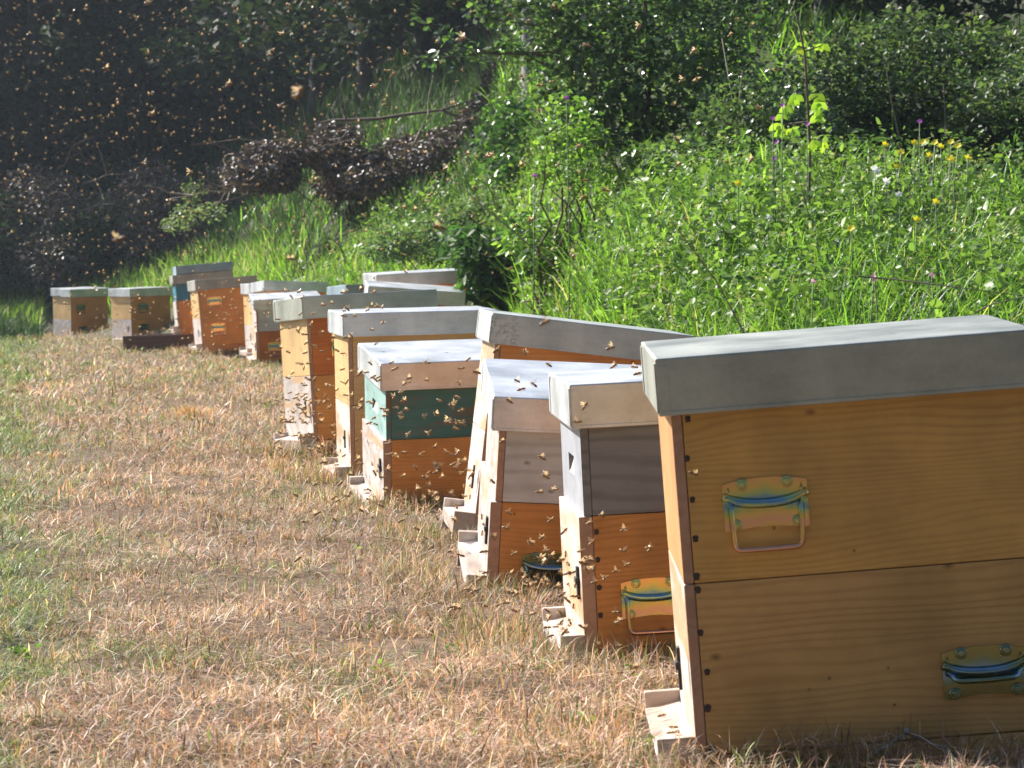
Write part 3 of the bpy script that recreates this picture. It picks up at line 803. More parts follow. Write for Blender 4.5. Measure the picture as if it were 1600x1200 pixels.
# cut straw lying about: nearly flat
xl, yl, cl = x[lying], y[lying], cols[lying]
o = blades("cut_straw", xl, yl, RNG.uniform(.012, .055, len(xl)) * np.clip(near_scale[lying], .9, 1.4), w_[lying], cl * 1.05, M['straw'], lean=1.7, curl=.3, z=terrain(xl, yl) + RNG.uniform(.003, .020, len(xl)) + np.clip(fbm(xl, yl, .20, 91) - .45, 0, 1) * .13)
tag(o, "cut straw lying flat on the mown strip", "straw", kind="stuff")

# tufts the mower left, and trodden green moss patches
tx, ty_ = cone(520, 3.9, 26, pad=.3)
k = strip_mask(tx, ty_); tx, ty_ = tx[k], ty_[k]
m_ = 46; nt_ = len(tx)
rad = np.repeat(RNG.uniform(.012, .05, nt_), m_)
x = np.repeat(tx, m_) + RNG.normal(0, 1, nt_ * m_) * rad; y = np.repeat(ty_, m_) + RNG.normal(0, 1, nt_ * m_) * rad
kind = np.repeat(RNG.random(nt_), m_)
c = np.where((kind < .16)[:, None], pal(nt_ * m_, GRN), np.where((kind < .65)[:, None], pal(nt_ * m_, [(.62, .42, .24), (.5, .32, .18), (.72, .54, .36)]), pal(nt_ * m_, [(.22, .15, .09), (.30, .21, .13), (.34, .30, .17)])))
h_ = np.repeat(RNG.uniform(.022, .062, nt_), m_) * RNG.uniform(.6, 1.2, nt_ * m_)
k = outside_hives(x, y); x, y, c, h_ = x[k], y[k], c[k], h_[k]
o = blades("grass_tufts", x, y, h_, RNG.uniform(.002, .0042, len(x)) * np.clip(y / 8, .8, 2.4), c, M['straw'], lean=.55, curl=.6)
tag(o, "small uneven tufts the mower left in the straw", "grass", kind="stuff")

# ---- longer green grass along the left edge
x, y = cone(60000, 4, 40, -.30, -.06, pad=.6)
k = (green_edge(x, y) > RNG.uniform(.2, 1, len(x))) & strip_mask(x, y) & outside_hives(x, y); x, y = x[k], y[k]; n = len(x)
lush = np.clip((y - 11) / 8, 0, 1)
c = pal(n, [(.12, .19, .06), (.17, .25, .07), (.10, .15, .06), (.40, .34, .2)], var=.25)
c2 = pal(n, [(.22, .25, .18), (.34, .34, .28), (.13, .16, .11), (.46, .39, .31), (.54, .37, .26)], var=.3)
c = np.where((RNG.random(n) < lush)[:, None], c, c2)
o = blades("edge_grass", x, y, RNG.uniform(.02, .075, n) * (.4 + 1.2 * fbm(x, y, .5, 9)) * (.7 + .8 * lush), RNG.uniform(.003, .006, n) * np.clip(y / 8, .7, 2.2), c, M['grass'], lean=.9, curl=.8)
tag(o, "green grass along the left edge of the mown strip", "grass", kind="stuff")

# ---- unmown grass round the feet of the hives
X_, Y_, H_ = [], [], []
for k, v in HIVES.items():
    cnt = int(1500 * min(1.2, 6 / v[1] + .3))
    u = RNG.uniform(-.45, .42, cnt); s = RNG.normal(-.28, .07, cnt)
    front = RNG.random(cnt) < .22
    u = np.where(front, RNG.uniform(-.5, -.33, cnt), u); s = np.where(front, RNG.uniform(-.3, .3, cnt), s)
    X_.append(v[0] + u * math.cos(v[3]) - s * math.sin(v[3])); Y_.append(v[1] + u * math.sin(v[3]) + s * math.cos(v[3]))
    H_.append(RNG.uniform(.03, .12, cnt) * (.7 if k == 'H1' else .8))
x = np.concatenate(X_); y = np.concatenate(Y_); h_ = np.concatenate(H_)
k = outside_hives(x, y); x, y, h_ = x[k], y[k], h_[k]; n = len(x)
c = pal(n, DRY + [(.16, .22, .06), (.22, .26, .10), (.30, .30, .16), (.14, .20, .06), (.20, .24, .09), (.24, .25, .13), (.10, .14, .05)])
o = blades("hive_foot_grass", x, y, h_, RNG.uniform(.002, .0038, n) * np.clip(y / 8, .9, 2.2), c, M['straw'], lean=.28, curl=.4)
tag(o, "ragged half dry grass left standing round the feet of the hives", "grass", kind="stuff")

# ---- tall green grass behind the hives
def toe_t(x, y): return y - np.interp(x, TOE_X, TOE_Y)
x, y = cone(210000, 7.5, 44, -.22, .24, pad=.8)
t = toe_t(x, y)
dens = np.exp(-((t - 1.2) / 2.0) ** 2) * .95 + np.where((x > .4) & (t > 5), .10, .34) * (t > 0) * (t < 12)
dens *= .35 + 1.0 * fbm(x, y, 1.4, 41)
k = (t > -.6) & (RNG.random(len(x)) < dens) & outside_hives(x, y, .06) & ((x > -3.1) | (y > 34.2 - (x + 4.1) * 2.3)); x, y, t = x[k], y[k], t[k]; n = len(x)
c = pal(n, [(.10, .22, .03), (.15, .31, .04), (.21, .37, .06), (.08, .16, .035), (.32, .33, .14)], [3, 4, 3, 2, .6], var=.22)
h_ = RNG.uniform(.12, .42, n) * (.6 + .7 * fbm(x, y, .9, 17)) * np.clip((t + 1.0) / 1.3, .35, 1) * np.clip(1.25 - y / 90, .6, 1.2) * np.where((x > 0) & (y < 13), .95, 1)
o = blades("tall_grass", x, y, h_, RNG.uniform(.006, .013, n) * np.clip(y / 12, .7, 2), c, M['grass'], lean=.28, curl=.55, segs=4)
tag(o, "tall bright green grass behind the hives at the foot of the bank", "grass", kind="stuff")

# ---- weeds on the bank: leafy stems
x, y = cone(34000, 8.4, 27, -.16, .25, pad=.8)
t = toe_t(x, y)
k = (t > .5) & (RNG.random(len(x)) < (.22 + .85 * fbm(x, y, 1.1, 23)) * np.clip((t - .3) / 1.6, .15, 1) * np.where((x > .4) & (t > 5.6), .22, 1)) & outside_hives(x, y, .1); x, y, t = x[k], y[k], t[k]
ns = len(x); z = terrain(x, y)
hs = RNG.uniform(.12, .42, ns) * (.55 + .8 * fbm(x, y, 1.6, 29)) * np.clip((t + .6) / 2, .5, 1)
K = 15
ty = RNG.choice(4, ns, p=[.38, .27, .2, .15])
TC = np.array([(.10, .19, .04), (.16, .27, .055), (.065, .13, .045), (.27, .30, .16)])
sx = np.repeat(x, K); sy = np.repeat(y, K); sz = np.repeat(z, K); sh = np.repeat(hs, K)
fr = RNG.uniform(.25, 1.05, ns * K)
lean = RNG.normal(0, .22, (ns, 2)); lx = np.repeat(lean[:, 0], K); ly = np.repeat(lean[:, 1], K)
P = np.stack([sx + lx * sh * fr + RNG.normal(0, .025, ns * K), sy + ly * sh * fr + RNG.normal(0, .025, ns * K), sz + sh * fr], 1)
size = np.repeat(np.array([.031, .044, .027, .022])[ty] * RNG.uniform(.7, 1.3, ns), K) * RNG.uniform(.6, 1.25, ns * K)
c = TC[np.repeat(ty, K)] * np.repeat(RNG.normal(1, .16, (ns, 1)), K, 0) * RNG.normal(1, .14, (ns * K, 1))
o = leaves("bank_weeds", P, size, c.clip(.01, .8), M['leaf'], aspect=.6, droop=.15)
tag(o, "mixed leafy weeds and nettles covering the sunny bank", "weeds", kind="stuff")

# ---- denser grass on the far bank and the meadow slope before the wood
def patch_grass(name, n, x0, x1, y0, y1, t0, t1, hmin, hmax, wid, palette, label, seed, thr=.25, mat='grass'):
    x = RNG.uniform(x0, x1, n); y = RNG.uniform(y0, y1, n); t = toe_t(x, y)
    k = (t > t0) & (t < t1) & (fbm(x, y, 1.7, seed) > thr + RNG.normal(0, .08, n)) & outside_hives(x, y, .28) & ((x < -.158 * y) | (x > -3.1) | (y > 34.2 - (x + 4.1) * 2.3))
    x, y = x[k], y[k]; n = len(x)
    o = blades(name, x, y, RNG.uniform(hmin, hmax, n) * (.6 + .8 * fbm(x, y, 1.1, seed + 4)), RNG.uniform(.6, 1.2, n) * wid, pal(n, palette, var=.24), M[mat], lean=.25, curl=.5)
    tag(o, label, "grass", kind="stuff")
patch_grass("far_bank_grass", 95000, -7.5, .6, 20, 39, -.5, 4.2, .14, .42, .013, [(.13, .26, .04), (.19, .34, .05), (.25, .40, .08), (.10, .19, .04), (.30, .33, .15)],
            "bright green grass on the bank behind the farthest hives", 61, .22)
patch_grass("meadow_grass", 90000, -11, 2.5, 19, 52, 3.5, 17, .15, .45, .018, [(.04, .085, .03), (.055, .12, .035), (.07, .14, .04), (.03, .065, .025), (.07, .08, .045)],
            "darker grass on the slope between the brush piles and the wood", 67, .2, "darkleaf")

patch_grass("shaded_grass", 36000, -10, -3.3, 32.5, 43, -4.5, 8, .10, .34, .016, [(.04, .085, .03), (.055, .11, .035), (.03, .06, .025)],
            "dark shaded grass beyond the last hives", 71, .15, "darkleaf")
# ------------------------------------------------------------------ trees and shrubs
def limb_path(p0, d0, length, n=6, wob=.12, rise=0.0):
    p = Vector(p0); d = Vector(d0).normalized(); out = [p.copy()]
    for i in range(n):
        d = (d + Vector((random.gauss(0, wob), random.gauss(0, wob), random.gauss(0, wob) + rise))).normalized()
        p = p + d * (length / n); out.append(p.copy())
    return out

def clump_points(n, centres, radii, hollow=.35):
    k = len(centres); i = RNG.integers(0, k, n)
    v = RNG.normal(0, 1, (n, 3)); v /= np.linalg.norm(v, axis=1, keepdims=True)
    r = (hollow ** 3 + RNG.random(n) * (1 - hollow ** 3)) ** (1 / 3)
    return np.array(centres)[i] + v * r[:, None] * np.array(radii)[i], i

def make_tree_meshes(seed, hgt, spread, nleaf, lsize, palette):
    """(trunk mesh, crown mesh) of a broadleaf tree branched almost to the ground"""
    random.seed(seed)
    bm = bmesh.new()
    tp = limb_path((0, 0, -.3), (random.gauss(0, .05), random.gauss(0, .05), 1), hgt * .9 + .3, 8, .06, .05)
    add_tube(bm, tp, [.13 * (1 - .85 * i / 8) * hgt / 8 for i in range(9)], 8)
    cent, rad = [], []
    for j in range(15):
        f = .10 + .85 * j / 14
        i0 = min(int(f * 8), 7); p = tp[i0].lerp(tp[i0 + 1], f * 8 - i0)
        a = j * 2.4 + random.random(); L_ = spread * (1.05 - .75 * abs(f - .38)) * random.uniform(.7, 1.1)
        lp = limb_path(p, (math.cos(a), math.sin(a), random.uniform(.0, .45)), L_, 5, .12)
        add_tube(bm, lp, [.035 * hgt / 8 * (1 - .8 * q / 5) for q in range(6)], 5)
        for q in (2, 4, 5):
            cent.append(tuple(lp[q] + Vector((random.gauss(0, .15), random.gauss(0, .15), random.gauss(0, .15)))))
            s = spread * random.uniform(.20, .36); rad.append((s, s, s * random.uniform(.5, .8)))
    me_t = bpy.data.meshes.new("trunk"); bm.to_mesh(me_t); bm.free()
    P, ci = clump_points(nleaf, cent, rad)
    P[:, 2] = np.maximum(P[:, 2], RNG.uniform(.02, .5, nleaf))
    tint = RNG.normal(1, .22, len(cent)).clip(.5, 1.6)[ci]
    o = quads("crown", P, RNG.uniform(.7, 1.3, nleaf) * lsize, pal(nleaf, palette) * tint[:, None], M['darkleaf'])
    me_c = o.data; bpy.data.objects.remove(o)
    return me_t, me_c

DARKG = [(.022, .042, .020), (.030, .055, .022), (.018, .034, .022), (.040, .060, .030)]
PROTO = [make_tree_meshes(3 + i, 8.0, 2.6, 8500, .17, DARKG) for i in range(3)]
for t_, c_ in PROTO: t_.materials.append(M['bark'])
def put_tree(i, x, y, h, label, group, bark=None, name="forest_tree"):
    t_, c_ = PROTO[i % 3]
    root = empty(name, Matrix.Translation((x, y, tz(x, y))) @ Matrix.Rotation(i * 1.9, 4, 'Z') @ Matrix.Scale(h / 8.0, 4))
    tag(root, label, "tree", group)
    link(bpy.data.objects.new("trunk", t_), root)
    link(bpy.data.objects.new("crown", c_), root)
    return root
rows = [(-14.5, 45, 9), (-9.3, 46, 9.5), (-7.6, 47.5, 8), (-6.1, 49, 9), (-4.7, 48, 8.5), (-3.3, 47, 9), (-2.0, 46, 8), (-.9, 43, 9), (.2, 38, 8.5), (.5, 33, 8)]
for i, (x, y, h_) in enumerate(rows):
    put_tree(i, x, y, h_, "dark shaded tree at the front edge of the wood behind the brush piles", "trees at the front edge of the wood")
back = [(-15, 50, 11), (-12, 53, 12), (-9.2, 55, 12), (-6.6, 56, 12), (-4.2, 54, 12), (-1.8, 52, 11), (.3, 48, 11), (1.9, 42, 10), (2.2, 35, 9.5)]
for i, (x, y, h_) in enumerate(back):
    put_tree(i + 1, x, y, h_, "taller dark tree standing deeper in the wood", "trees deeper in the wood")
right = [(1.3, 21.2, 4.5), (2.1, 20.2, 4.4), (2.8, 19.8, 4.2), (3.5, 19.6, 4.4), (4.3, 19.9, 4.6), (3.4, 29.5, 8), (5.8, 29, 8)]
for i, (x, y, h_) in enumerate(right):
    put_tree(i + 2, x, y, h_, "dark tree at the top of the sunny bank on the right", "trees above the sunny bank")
behind = [(-19, -10, 13), (-14.5, -8.5, 12), (-10, -10, 13), (-6, -8.5, 12.5), (-2, -10, 13.5), (2, -9, 12.5), (6, -10, 13), (10, -8.5, 12.5), (14, -9.5, 13), (18, -9, 12)]  # out of view, added to block sky light and darken the hive sides
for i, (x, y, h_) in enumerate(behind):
    put_tree(i, x, y, h_, "unseen tree added behind the viewpoint to dim sky light on the hives", "trees added behind the viewpoint to block sky")
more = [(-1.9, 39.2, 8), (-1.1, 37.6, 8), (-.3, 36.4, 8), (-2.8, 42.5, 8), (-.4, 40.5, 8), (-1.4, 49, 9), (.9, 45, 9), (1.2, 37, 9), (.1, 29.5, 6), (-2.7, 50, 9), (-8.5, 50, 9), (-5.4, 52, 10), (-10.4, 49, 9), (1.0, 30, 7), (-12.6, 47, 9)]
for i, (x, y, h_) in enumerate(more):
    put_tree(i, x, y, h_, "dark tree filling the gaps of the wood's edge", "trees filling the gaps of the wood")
# the bare blue-grey trunk beside the big shrub
bm = bmesh.new()
p0 = at(832, 128, 22.6); zg = tz(p0.x, p0.y)
add_tube(bm, limb_path((0, 0, -.2), (.01, 0, 1), 5.0, 8, .015), [.085 - .005 * i for i in range(9)], 10)
for a, z0 in ((.4, 1.9), (2.6, 2.4), (4.4, 3.0), (1.5, 3.6)):
    add_tube(bm, limb_path((0, 0, z0), (math.cos(a), math.sin(a), .7), 1.5, 5, .1), [.035, .028, .022, .016, .01, .004], 6)
root = empty("grey_tree", Matrix.Translation((p0.x, p0.y, zg)))
tag(root, "slim tree with straight blue grey trunk left of the big glossy shrub", "tree")
bm_obj("trunk", bm, M['bark_grey'], root, True)
P, ci = clump_points(5000, [(0.6, .3, 3.6), (-.7, .3, 4.0), (-.2, -.5, 4.4), (.2, .6, 4.9), (.1, 0, 5.4)], [(.9, .9, .6)] * 5)
quads("crown", P, RNG.uniform(.08, .15, 5000), pal(5000, DARKG), M['darkleaf'], root)

# ---- undergrowth on the floor of the wood
x = RNG.uniform(-20, 9, 90000); y = RNG.uniform(22, 75, 90000)
edge_y = np.interp(x, [-20, -13, -7, -3, -1, 0, .6, 1.2, 3, 9], [42, 41, 45, 44, 42, 36, 31, 25, 23, 22.5])
k = (y > edge_y) & (RNG.random(len(x)) < .7); x, y = x[k], y[k]
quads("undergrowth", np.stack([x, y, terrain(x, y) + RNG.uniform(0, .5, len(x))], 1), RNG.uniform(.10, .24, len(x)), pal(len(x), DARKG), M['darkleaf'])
tag(bpy.data.objects["undergrowth"], "dark undergrowth covering the floor of the wood", "undergrowth", kind="stuff")

# ---- shrubs
def make_shrub(name, label, base, stems, clumps, nleaf, lsize, palette, mat, leafkw={}, extra=None, cat="shrub", group=None, bark=None):
    """clumps: (dx, dy, z, rx, ry, rz) about the base; stems reach for the clumps"""
    x, y = base
    root = empty(name, Matrix.Translation((x, y, tz(x, y))))
    tag(root, label, cat, group)
    bm = bmesh.new()
    for j in range(stems):
        c = clumps[j % len(clumps)]
        end = Vector(c[:3]) + Vector((random.gauss(0, .3) * c[3], random.gauss(0, .3) * c[4], random.gauss(.2, .3) * c[5]))
        st = Vector((random.gauss(0, .08), random.gauss(0, .08), -.1))
        n = 7; pts = []
        for i in range(n + 1):
            f = i / n
            p = st.lerp(end, f); p.z = st.z + (end.z - st.z) * f ** .8
            pts.append(p + Vector((random.gauss(0, .03), random.gauss(0, .03), 0)))
        r0 = .018 * max(.5, end.z / 2)
        add_tube(bm, pts, [r0 * (1 - .8 * i / n) for i in range(n + 1)], 6)
    cent = [c[:3] for c in clumps]; rad = [c[3:6] for c in clumps]
    P, ci = clump_points(nleaf, cent, rad, .25)
    tint = RNG.normal(1, .16, len(clumps)).clip(.6, 1.5)[ci]
    cols = pal(nleaf, palette) * tint[:, None]
    size = RNG.uniform(.65, 1.3, nleaf) * lsize
    if extra:
        for pts in extra:
            add_tube(bm, pts, [.007 * (1 - .8 * i / (len(pts) - 1)) for i in range(len(pts))], 5)
            m = 85
            f = RNG.uniform(.2, 1.0, m) * (len(pts) - 1); i0 = np.minimum(f.astype(int), len(pts) - 2)
            A = np.array([tuple(p) for p in pts]); Q = A[i0] + (A[i0 + 1] - A[i0]) * (f - i0)[:, None] + RNG.normal(0, .022, (m, 3))
            P = np.concatenate([P, Q]); size = np.concatenate([size, RNG.uniform(.7, 1.2, m) * lsize]); cols = np.concatenate([cols, pal(m, palette) * 1.15])
    k = P[:, 2] > .02
    bm_obj("stems", bm, bark or M['twig'], root)
    leaves("foliage", P[k], size[k], cols[k], mat, root, **leafkw)
    return root

random.seed(21)
SHR = [(.055, .105, .045), (.075, .135, .05), (.045, .085, .042), (.10, .17, .055)]
b = at(1010, 262, 15.6)
bx, by = b.x, b.y
def rel(px, py, d=15.6):
    p = at(px, py, d); return (p.x - bx, p.y - by, p.z - tz(bx, by))
cl = []
for px, py, dd, r in [(930, 60, 0, .34), (1000, 30, .2, .38), (1080, 60, .1, .36), (1010, 110, -.2, .36), (920, 130, .1, .30), (1080, 140, 0, .32), (960, 190, -.1, .28), (1050, 205, .1, .26), (870, 60, .2, .26),
                      (1120, 10, .3, .36), (960, -60, .2, .45), (1060, -90, .1, .45), (860, -20, .3, .3), (1000, -160, .1, .4), (900, 200, .1, .2), (1120, 110, .2, .24)]:
    q = rel(px, py, 15.6 + dd); cl.append((q[0], q[1], q[2], r, r, r * .8))
def spray(*pp): return [Vector(rel(px, py, d)) for px, py, d in pp]
ext = [spray((880, 90, 15.6), (820, 72, 15.5), (760, 60, 15.4), (700, 72, 15.3), (636, 12, 15.3)) if False else spray((860, 80, 15.6), (790, 84, 15.4), (730, 76, 15.3), (685, 50, 15.3), (640, 14, 15.3)),
       spray((860, 86, 15.6), (800, 84, 15.4), (740, 84, 15.3), (690, 90, 15.2), (650, 92, 15.2)),
       spray((880, 60, 15.6), (840, 40, 15.5), (800, 35, 15.4), (760, 30, 15.4), (742, 10, 15.3)),
       spray((880, 20, 15.6), (840, 5, 15.5), (790, 12, 15.4), (755, 26, 15.4)),
       spray((870, 110, 15.6), (830, 90, 15.5), (800, 66, 15.5), (780, 74, 15.4)),
       spray((890, 0, 15.7), (830, -15, 15.6), (770, -10, 15.5), (720, 20, 15.4)),
       spray((900, 150, 15.7), (860, 140, 15.6), (840, 152, 15.5))]
make_shrub("glossy_shrub", "big glossy leaved shrub with long arching sprays in the middle of the bank", (bx, by), 14, cl, 11000, .043, SHR, M['gloss'], dict(aspect=.66, droop=.2), ext)

def shrub_px(name, label, px, py, d, blobs, nleaf, lsize, palette, mat, stems=8, **kw):
    g0 = at(px, py, d)
    z0 = tz(g0.x, g0.y)
    cl = []
    for qx, qy, dd, r, ry in blobs:
        p = at(qx, qy, d + dd); cl.append((p.x - g0.x, p.y - g0.y, max(p.z - z0, .05), r, r, ry))
    return make_shrub(name, label, (g0.x, g0.y), stems, cl, nleaf, lsize, palette, mat, **kw)
LIME = [(.16, .30, .05), (.22, .38, .06), (.12, .24, .05)]
shrub_px("lime_shrub", "small lime green leafed shrub at the left foot of the glossy shrub", 890, 290, 14.6,
         [(885, 180, 0, .14, .13), (870, 230, 0, .15, .13), (905, 250, -.1, .16, .12), (860, 270, .1, .15, .1), (930, 290, -.1, .2, .12), (915, 205, .1, .12, .12)], 1050, .036, LIME, M['leaf'])
BRAM = [(.055, .10, .038), (.075, .13, .045), (.11, .165, .06), (.035, .065, .03)]
shrub_px("bramble_bush", "broad dark bramble bush on the bank, shaded hollow in its middle", 1430, 225, 15.3,
         [(1400, 80, .3, .34, .2), (1480, 100, .2, .36, .22), (1380, 140, 0, .32, .22), (1460, 160, -.2, .34, .22), (1540, 110, .2, .32, .22), (1340, 180, 0, .28, .18), (1420, 60, .5, .3, .18), (1330, 110, .3, .25, .18), (1370, 205, -.1, .26, .14), (1440, 215, -.1, .28, .14), (1510, 200, 0, .28, .16), (1310, 220, 0, .22, .12), (1530, 160, .1, .28, .18)], 11500, .038, BRAM, M['leaf'])
shrub_px("bramble_bush", "bramble bush at the right frame edge, sunlit pale leaf tops", 1580, 230, 14.5,
         [(1570, 170, 0, .28, .2), (1620, 150, .2, .3, .24), (1640, 200, 0, .3, .2), (1540, 205, .1, .2, .14), (1600, 95, .8, .34, .22)], 5000, .04, BRAM, M['leaf'])
shrub_px("bramble_bush", "low bramble tangle between the lime sapling and the glossy shrub", 1190, 245, 14.5,
         [(1170, 170, .2, .28, .18), (1230, 190, .1, .26, .16), (1140, 210, 0, .24, .16), (1200, 130, .5, .3, .18), (1270, 215, 0, .2, .14), (1100, 240, 0, .2, .12), (1060, 250, -.1, .2, .12), (1300, 240, 0, .2, .12), (1010, 255, 0, .18, .1)], 6500, .034, BRAM, M['gloss'], stems=16)
NET = [(.035, .085, .028), (.05, .12, .032), (.08, .17, .04)]
shrub_px("nettle_clump", "dark green nettle clump right behind the rearmost lid", 775, 475, 16.6,
         [(760, 400, 0, .2, .13), (800, 420, .1, .2, .14), (770, 440, 0, .2, .12), (740, 380, .3, .22, .12), (810, 385, .3, .2, .12), (790, 460, 0, .16, .08)], 2600, .075, NET, M['leaf'], cat="plant", leafkw=dict(aspect=.42, droop=.5))
shrub_px("nettle_clump", "lighter nettle clump behind the leaning lid with dark stains", 860, 440, 14.8,
         [(850, 390, 0, .2, .12), (890, 370, .2, .2, .12), (830, 360, .4, .22, .12), (880, 420, 0, .18, .1)], 1300, .055, LIME + NET, M['leaf'], cat="plant", leafkw=dict(aspect=.42, droop=.5))
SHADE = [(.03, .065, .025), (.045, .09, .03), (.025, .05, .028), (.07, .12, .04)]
for px, py, d, lab, bl in [(40, 500, 38.5, "dark shaded bush at the far left edge beyond the last hive", [(30, 380, 0, .5, .35), (0, 440, 0, .5, .4), (70, 430, .3, .5, .35), (50, 480, 0, .45, .25), (-60, 400, 0, .6, .5), (20, 330, .5, .45, .3)]),
                           (150, 450, 38.0, "low dark bush directly above the farthest left hive", [(120, 400, 0, .45, .25), (190, 400, .3, .45, .22), (150, 370, .3, .4, .25), (220, 420, 0, .3, .2)])]:
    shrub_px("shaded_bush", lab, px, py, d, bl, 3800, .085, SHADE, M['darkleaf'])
shrub_px("young_shrub", "feathery pale green young shrub standing before the left brush pile", 300, 360, 35,
         [(300, 300, 0, .14, .16), (290, 335, 0, .2, .14), (330, 330, .1, .2, .12), (275, 350, 0, .2, .1)], 600, .06, [(.16, .24, .10), (.22, .30, .12)], M['leaf'], leafkw=dict(aspect=.35))
shrub_px("dark_shrub", "dark leafy shrub to the right of the right brush pile", 800, 300, 20.5,
         [(820, 190, .5, .34, .2), (800, 225, .3, .3, .18), (850, 240, .1, .32, .2), (820, 265, 0, .3, .16), (860, 200, .3, .28, .2)], 4200, .055, NET, M['gloss'])
shrub_px("leafy_shrub", "grey green leafy shrub between the right brush pile and the rearmost lid", 690, 390, 21.5,
         [(700, 355, .3, .3, .14), (640, 370, .2, .3, .13), (750, 335, .4, .3, .16), (690, 385, 0, .3, .13), (790, 330, .3, .32, .17), (610, 390, 0, .22, .1)], 5200, .045, [(.11, .18, .07), (.14, .23, .07), (.09, .15, .06)], M['leaf'], leafkw=dict(aspect=.45))

# ---- brush piles
DEAD = [(.085, .065, .066), (.12, .088, .082), (.06, .048, .054), (.18, .14, .125), (.095, .078, .09)]
def brush_pile(label, px0, px1, py_top, d, base_py, nleaf, nbranch, seed):
    random.seed(seed)
    c = at((px0 + px1) / 2, base_py, d)
    z0 = tz(c.x, c.y)
    half = (px1 - px0) / 2 * d / F_PX
    top = at(0, py_top, d).z - z0
    root = empty("brush_pile", Matrix.Translation((c.x, c.y, z0)))
    tag(root, label, "brush pile", "brush piles below the wood")
    cent, rad = [], []
    for i in range(30):
        f = random.uniform(-.95, .95)
        hh = top * (1 - .30 * f * f) * random.uniform(.6, .9)
        dz = random.uniform(.15, 1) * hh
        yy = random.uniform(-.7, .7)
        cent.append((f * half, yy - .3 * (1 - dz / top), dz)); rad.append((half * .22, .5, top * .20))
    P, ci = clump_points(nleaf, cent, rad, .3)
    gz = terrain(P[:, 0] + c.x, P[:, 1] + c.y) - z0
    P[:, 2] = np.maximum(P[:, 2], gz + RNG.uniform(.02, .3, nleaf))
    leaves("dead_leaves", P, RNG.uniform(.03, .085, nleaf), pal(nleaf, DEAD, var=.4), M['deadleaf'], root, aspect=.55, droop=.5, fold=.5)
    for i in range(nbranch):
        f = random.uniform(-1, 1)
        bm = bmesh.new()
        p0 = (f * half, random.uniform(-.8, .3), random.uniform(.1, .8) * top * (1 - .5 * f * f))
        a = random.choice((0, math.pi)) + random.gauss(0, .5)
        pts = limb_path(p0, (math.cos(a), math.sin(a) * .4, random.uniform(-.2, .45)), random.uniform(.4, 1.05), 6, .2)
        add_tube(bm, pts, [.012 * (1 - .75 * k / 6) for k in range(7)], 5)
        for k in (2, 4):
            add_tube(bm, limb_path(pts[k], (random.gauss(0, 1), random.gauss(0, .5), random.uniform(0, 1)), .5, 4, .2), [.008, .006, .005, .003, .002], 4)
        bm_obj("branch", bm, M['greystem'] if i % 3 == 0 else M['twig'], root)
    return root
brush_pile("left heap of brown cut branches and withered leaves under the dark wood", -60, 390, 200, 38.6, 405, 17000, 20, 5)
brush_pile("right heap of purple brown withered leaves and branches, nearer the green bank", 375, 790, 188, 29.0, 335, 24000, 26, 6)

# a long dark dead branch over the right pile
bm = bmesh.new()
w0 = [at(*q) for q in ((470, 200, 29.6), (520, 188, 29.5), (590, 186, 29.5), (640, 178, 29.4), (690, 172, 29.3), (760, 150, 29.4))]
o0 = w0[0].copy()
add_tube(bm, [p - o0 for p in w0], [.010, .015, .018, .016, .012, .005], 6)
add_tube(bm, [at(690, 172, 29.3) - o0, at(730, 190, 29.2) - o0, at(760, 225, 29.2) - o0], [.012, .009, .005], 5)
add_tube(bm, [at(540, 187, 29.5) - o0, at(528, 150, 29.5) - o0, at(536, 120, 29.5) - o0], [.010, .007, .004], 5)
br = bm_obj("dead_branch", bm, M['twig']); br.location = o0
tag(br, "long dark forked dead branch lying across the top of the right brush heap", "branch")

# ---- lime leaved sapling
def sapling():
    base = at(1262, 300, 12.2); zg = tz(base.x, base.y)
    root = empty("sapling", Matrix.Translation((base.x, base.y, zg)))
    tag(root, "young sapling with a dark stem and glowing lime green lobed leaves", "sapling")
    o0 = Vector((base.x, base.y, zg))
    st = [Vector((base.x, base.y, zg - .05))] + [at(*q) for q in ((1266, 230, 12.2), (1262, 160, 12.2), (1258, 90, 12.2), (1250, 45, 12.2), (1242, 18, 12.2))]
    bm = bmesh.new(); add_tube(bm, [p - o0 for p in st], [.0065, .006, .0055, .005, .004, .002], 6)
    for a, b in (((1264, 190, 12.2), (1225, 195, 12.15)), ((1264, 160, 12.2), (1278, 150, 12.15)), ((1260, 75, 12.2), (1245, 72, 12.1)), ((1258, 80, 12.2), (1282, 72, 12.1))):
        add_tube(bm, [at(*a) - o0, at(*b) - o0], [.004, .0025], 4)
    bm_obj("stem", bm, M['twig'], root)
    spots = [(1240, 160), (1228, 170), (1222, 182), (1215, 196), (1222, 205), (1245, 152), (1276, 150), (1280, 163), (1272, 175), (1278, 184), (1244, 78), (1249, 70), (1284, 72), (1238, 205), (1270, 222), (1285, 226), (1262, 230)]
    P, S, D = [], [], []
    for (px, py) in spots:
        for j in range(3):      # three lobes
            P.append(tuple(at(px, py - 4, 12.2 + random.uniform(-.08, .08)) - o0)); S.append(random.uniform(.036, .052))
            D.append((math.sin((j - 1) * .75) , random.uniform(-.3, .3), -math.cos((j - 1) * .75) * .9))
    leaves("foliage", P, S, pal(len(P), [(.26, .44, .04), (.34, .52, .06)], var=.08), M['leaf'], root, aspect=.62, dirs=np.array(D), up=(0, -1, 0))
sapling()

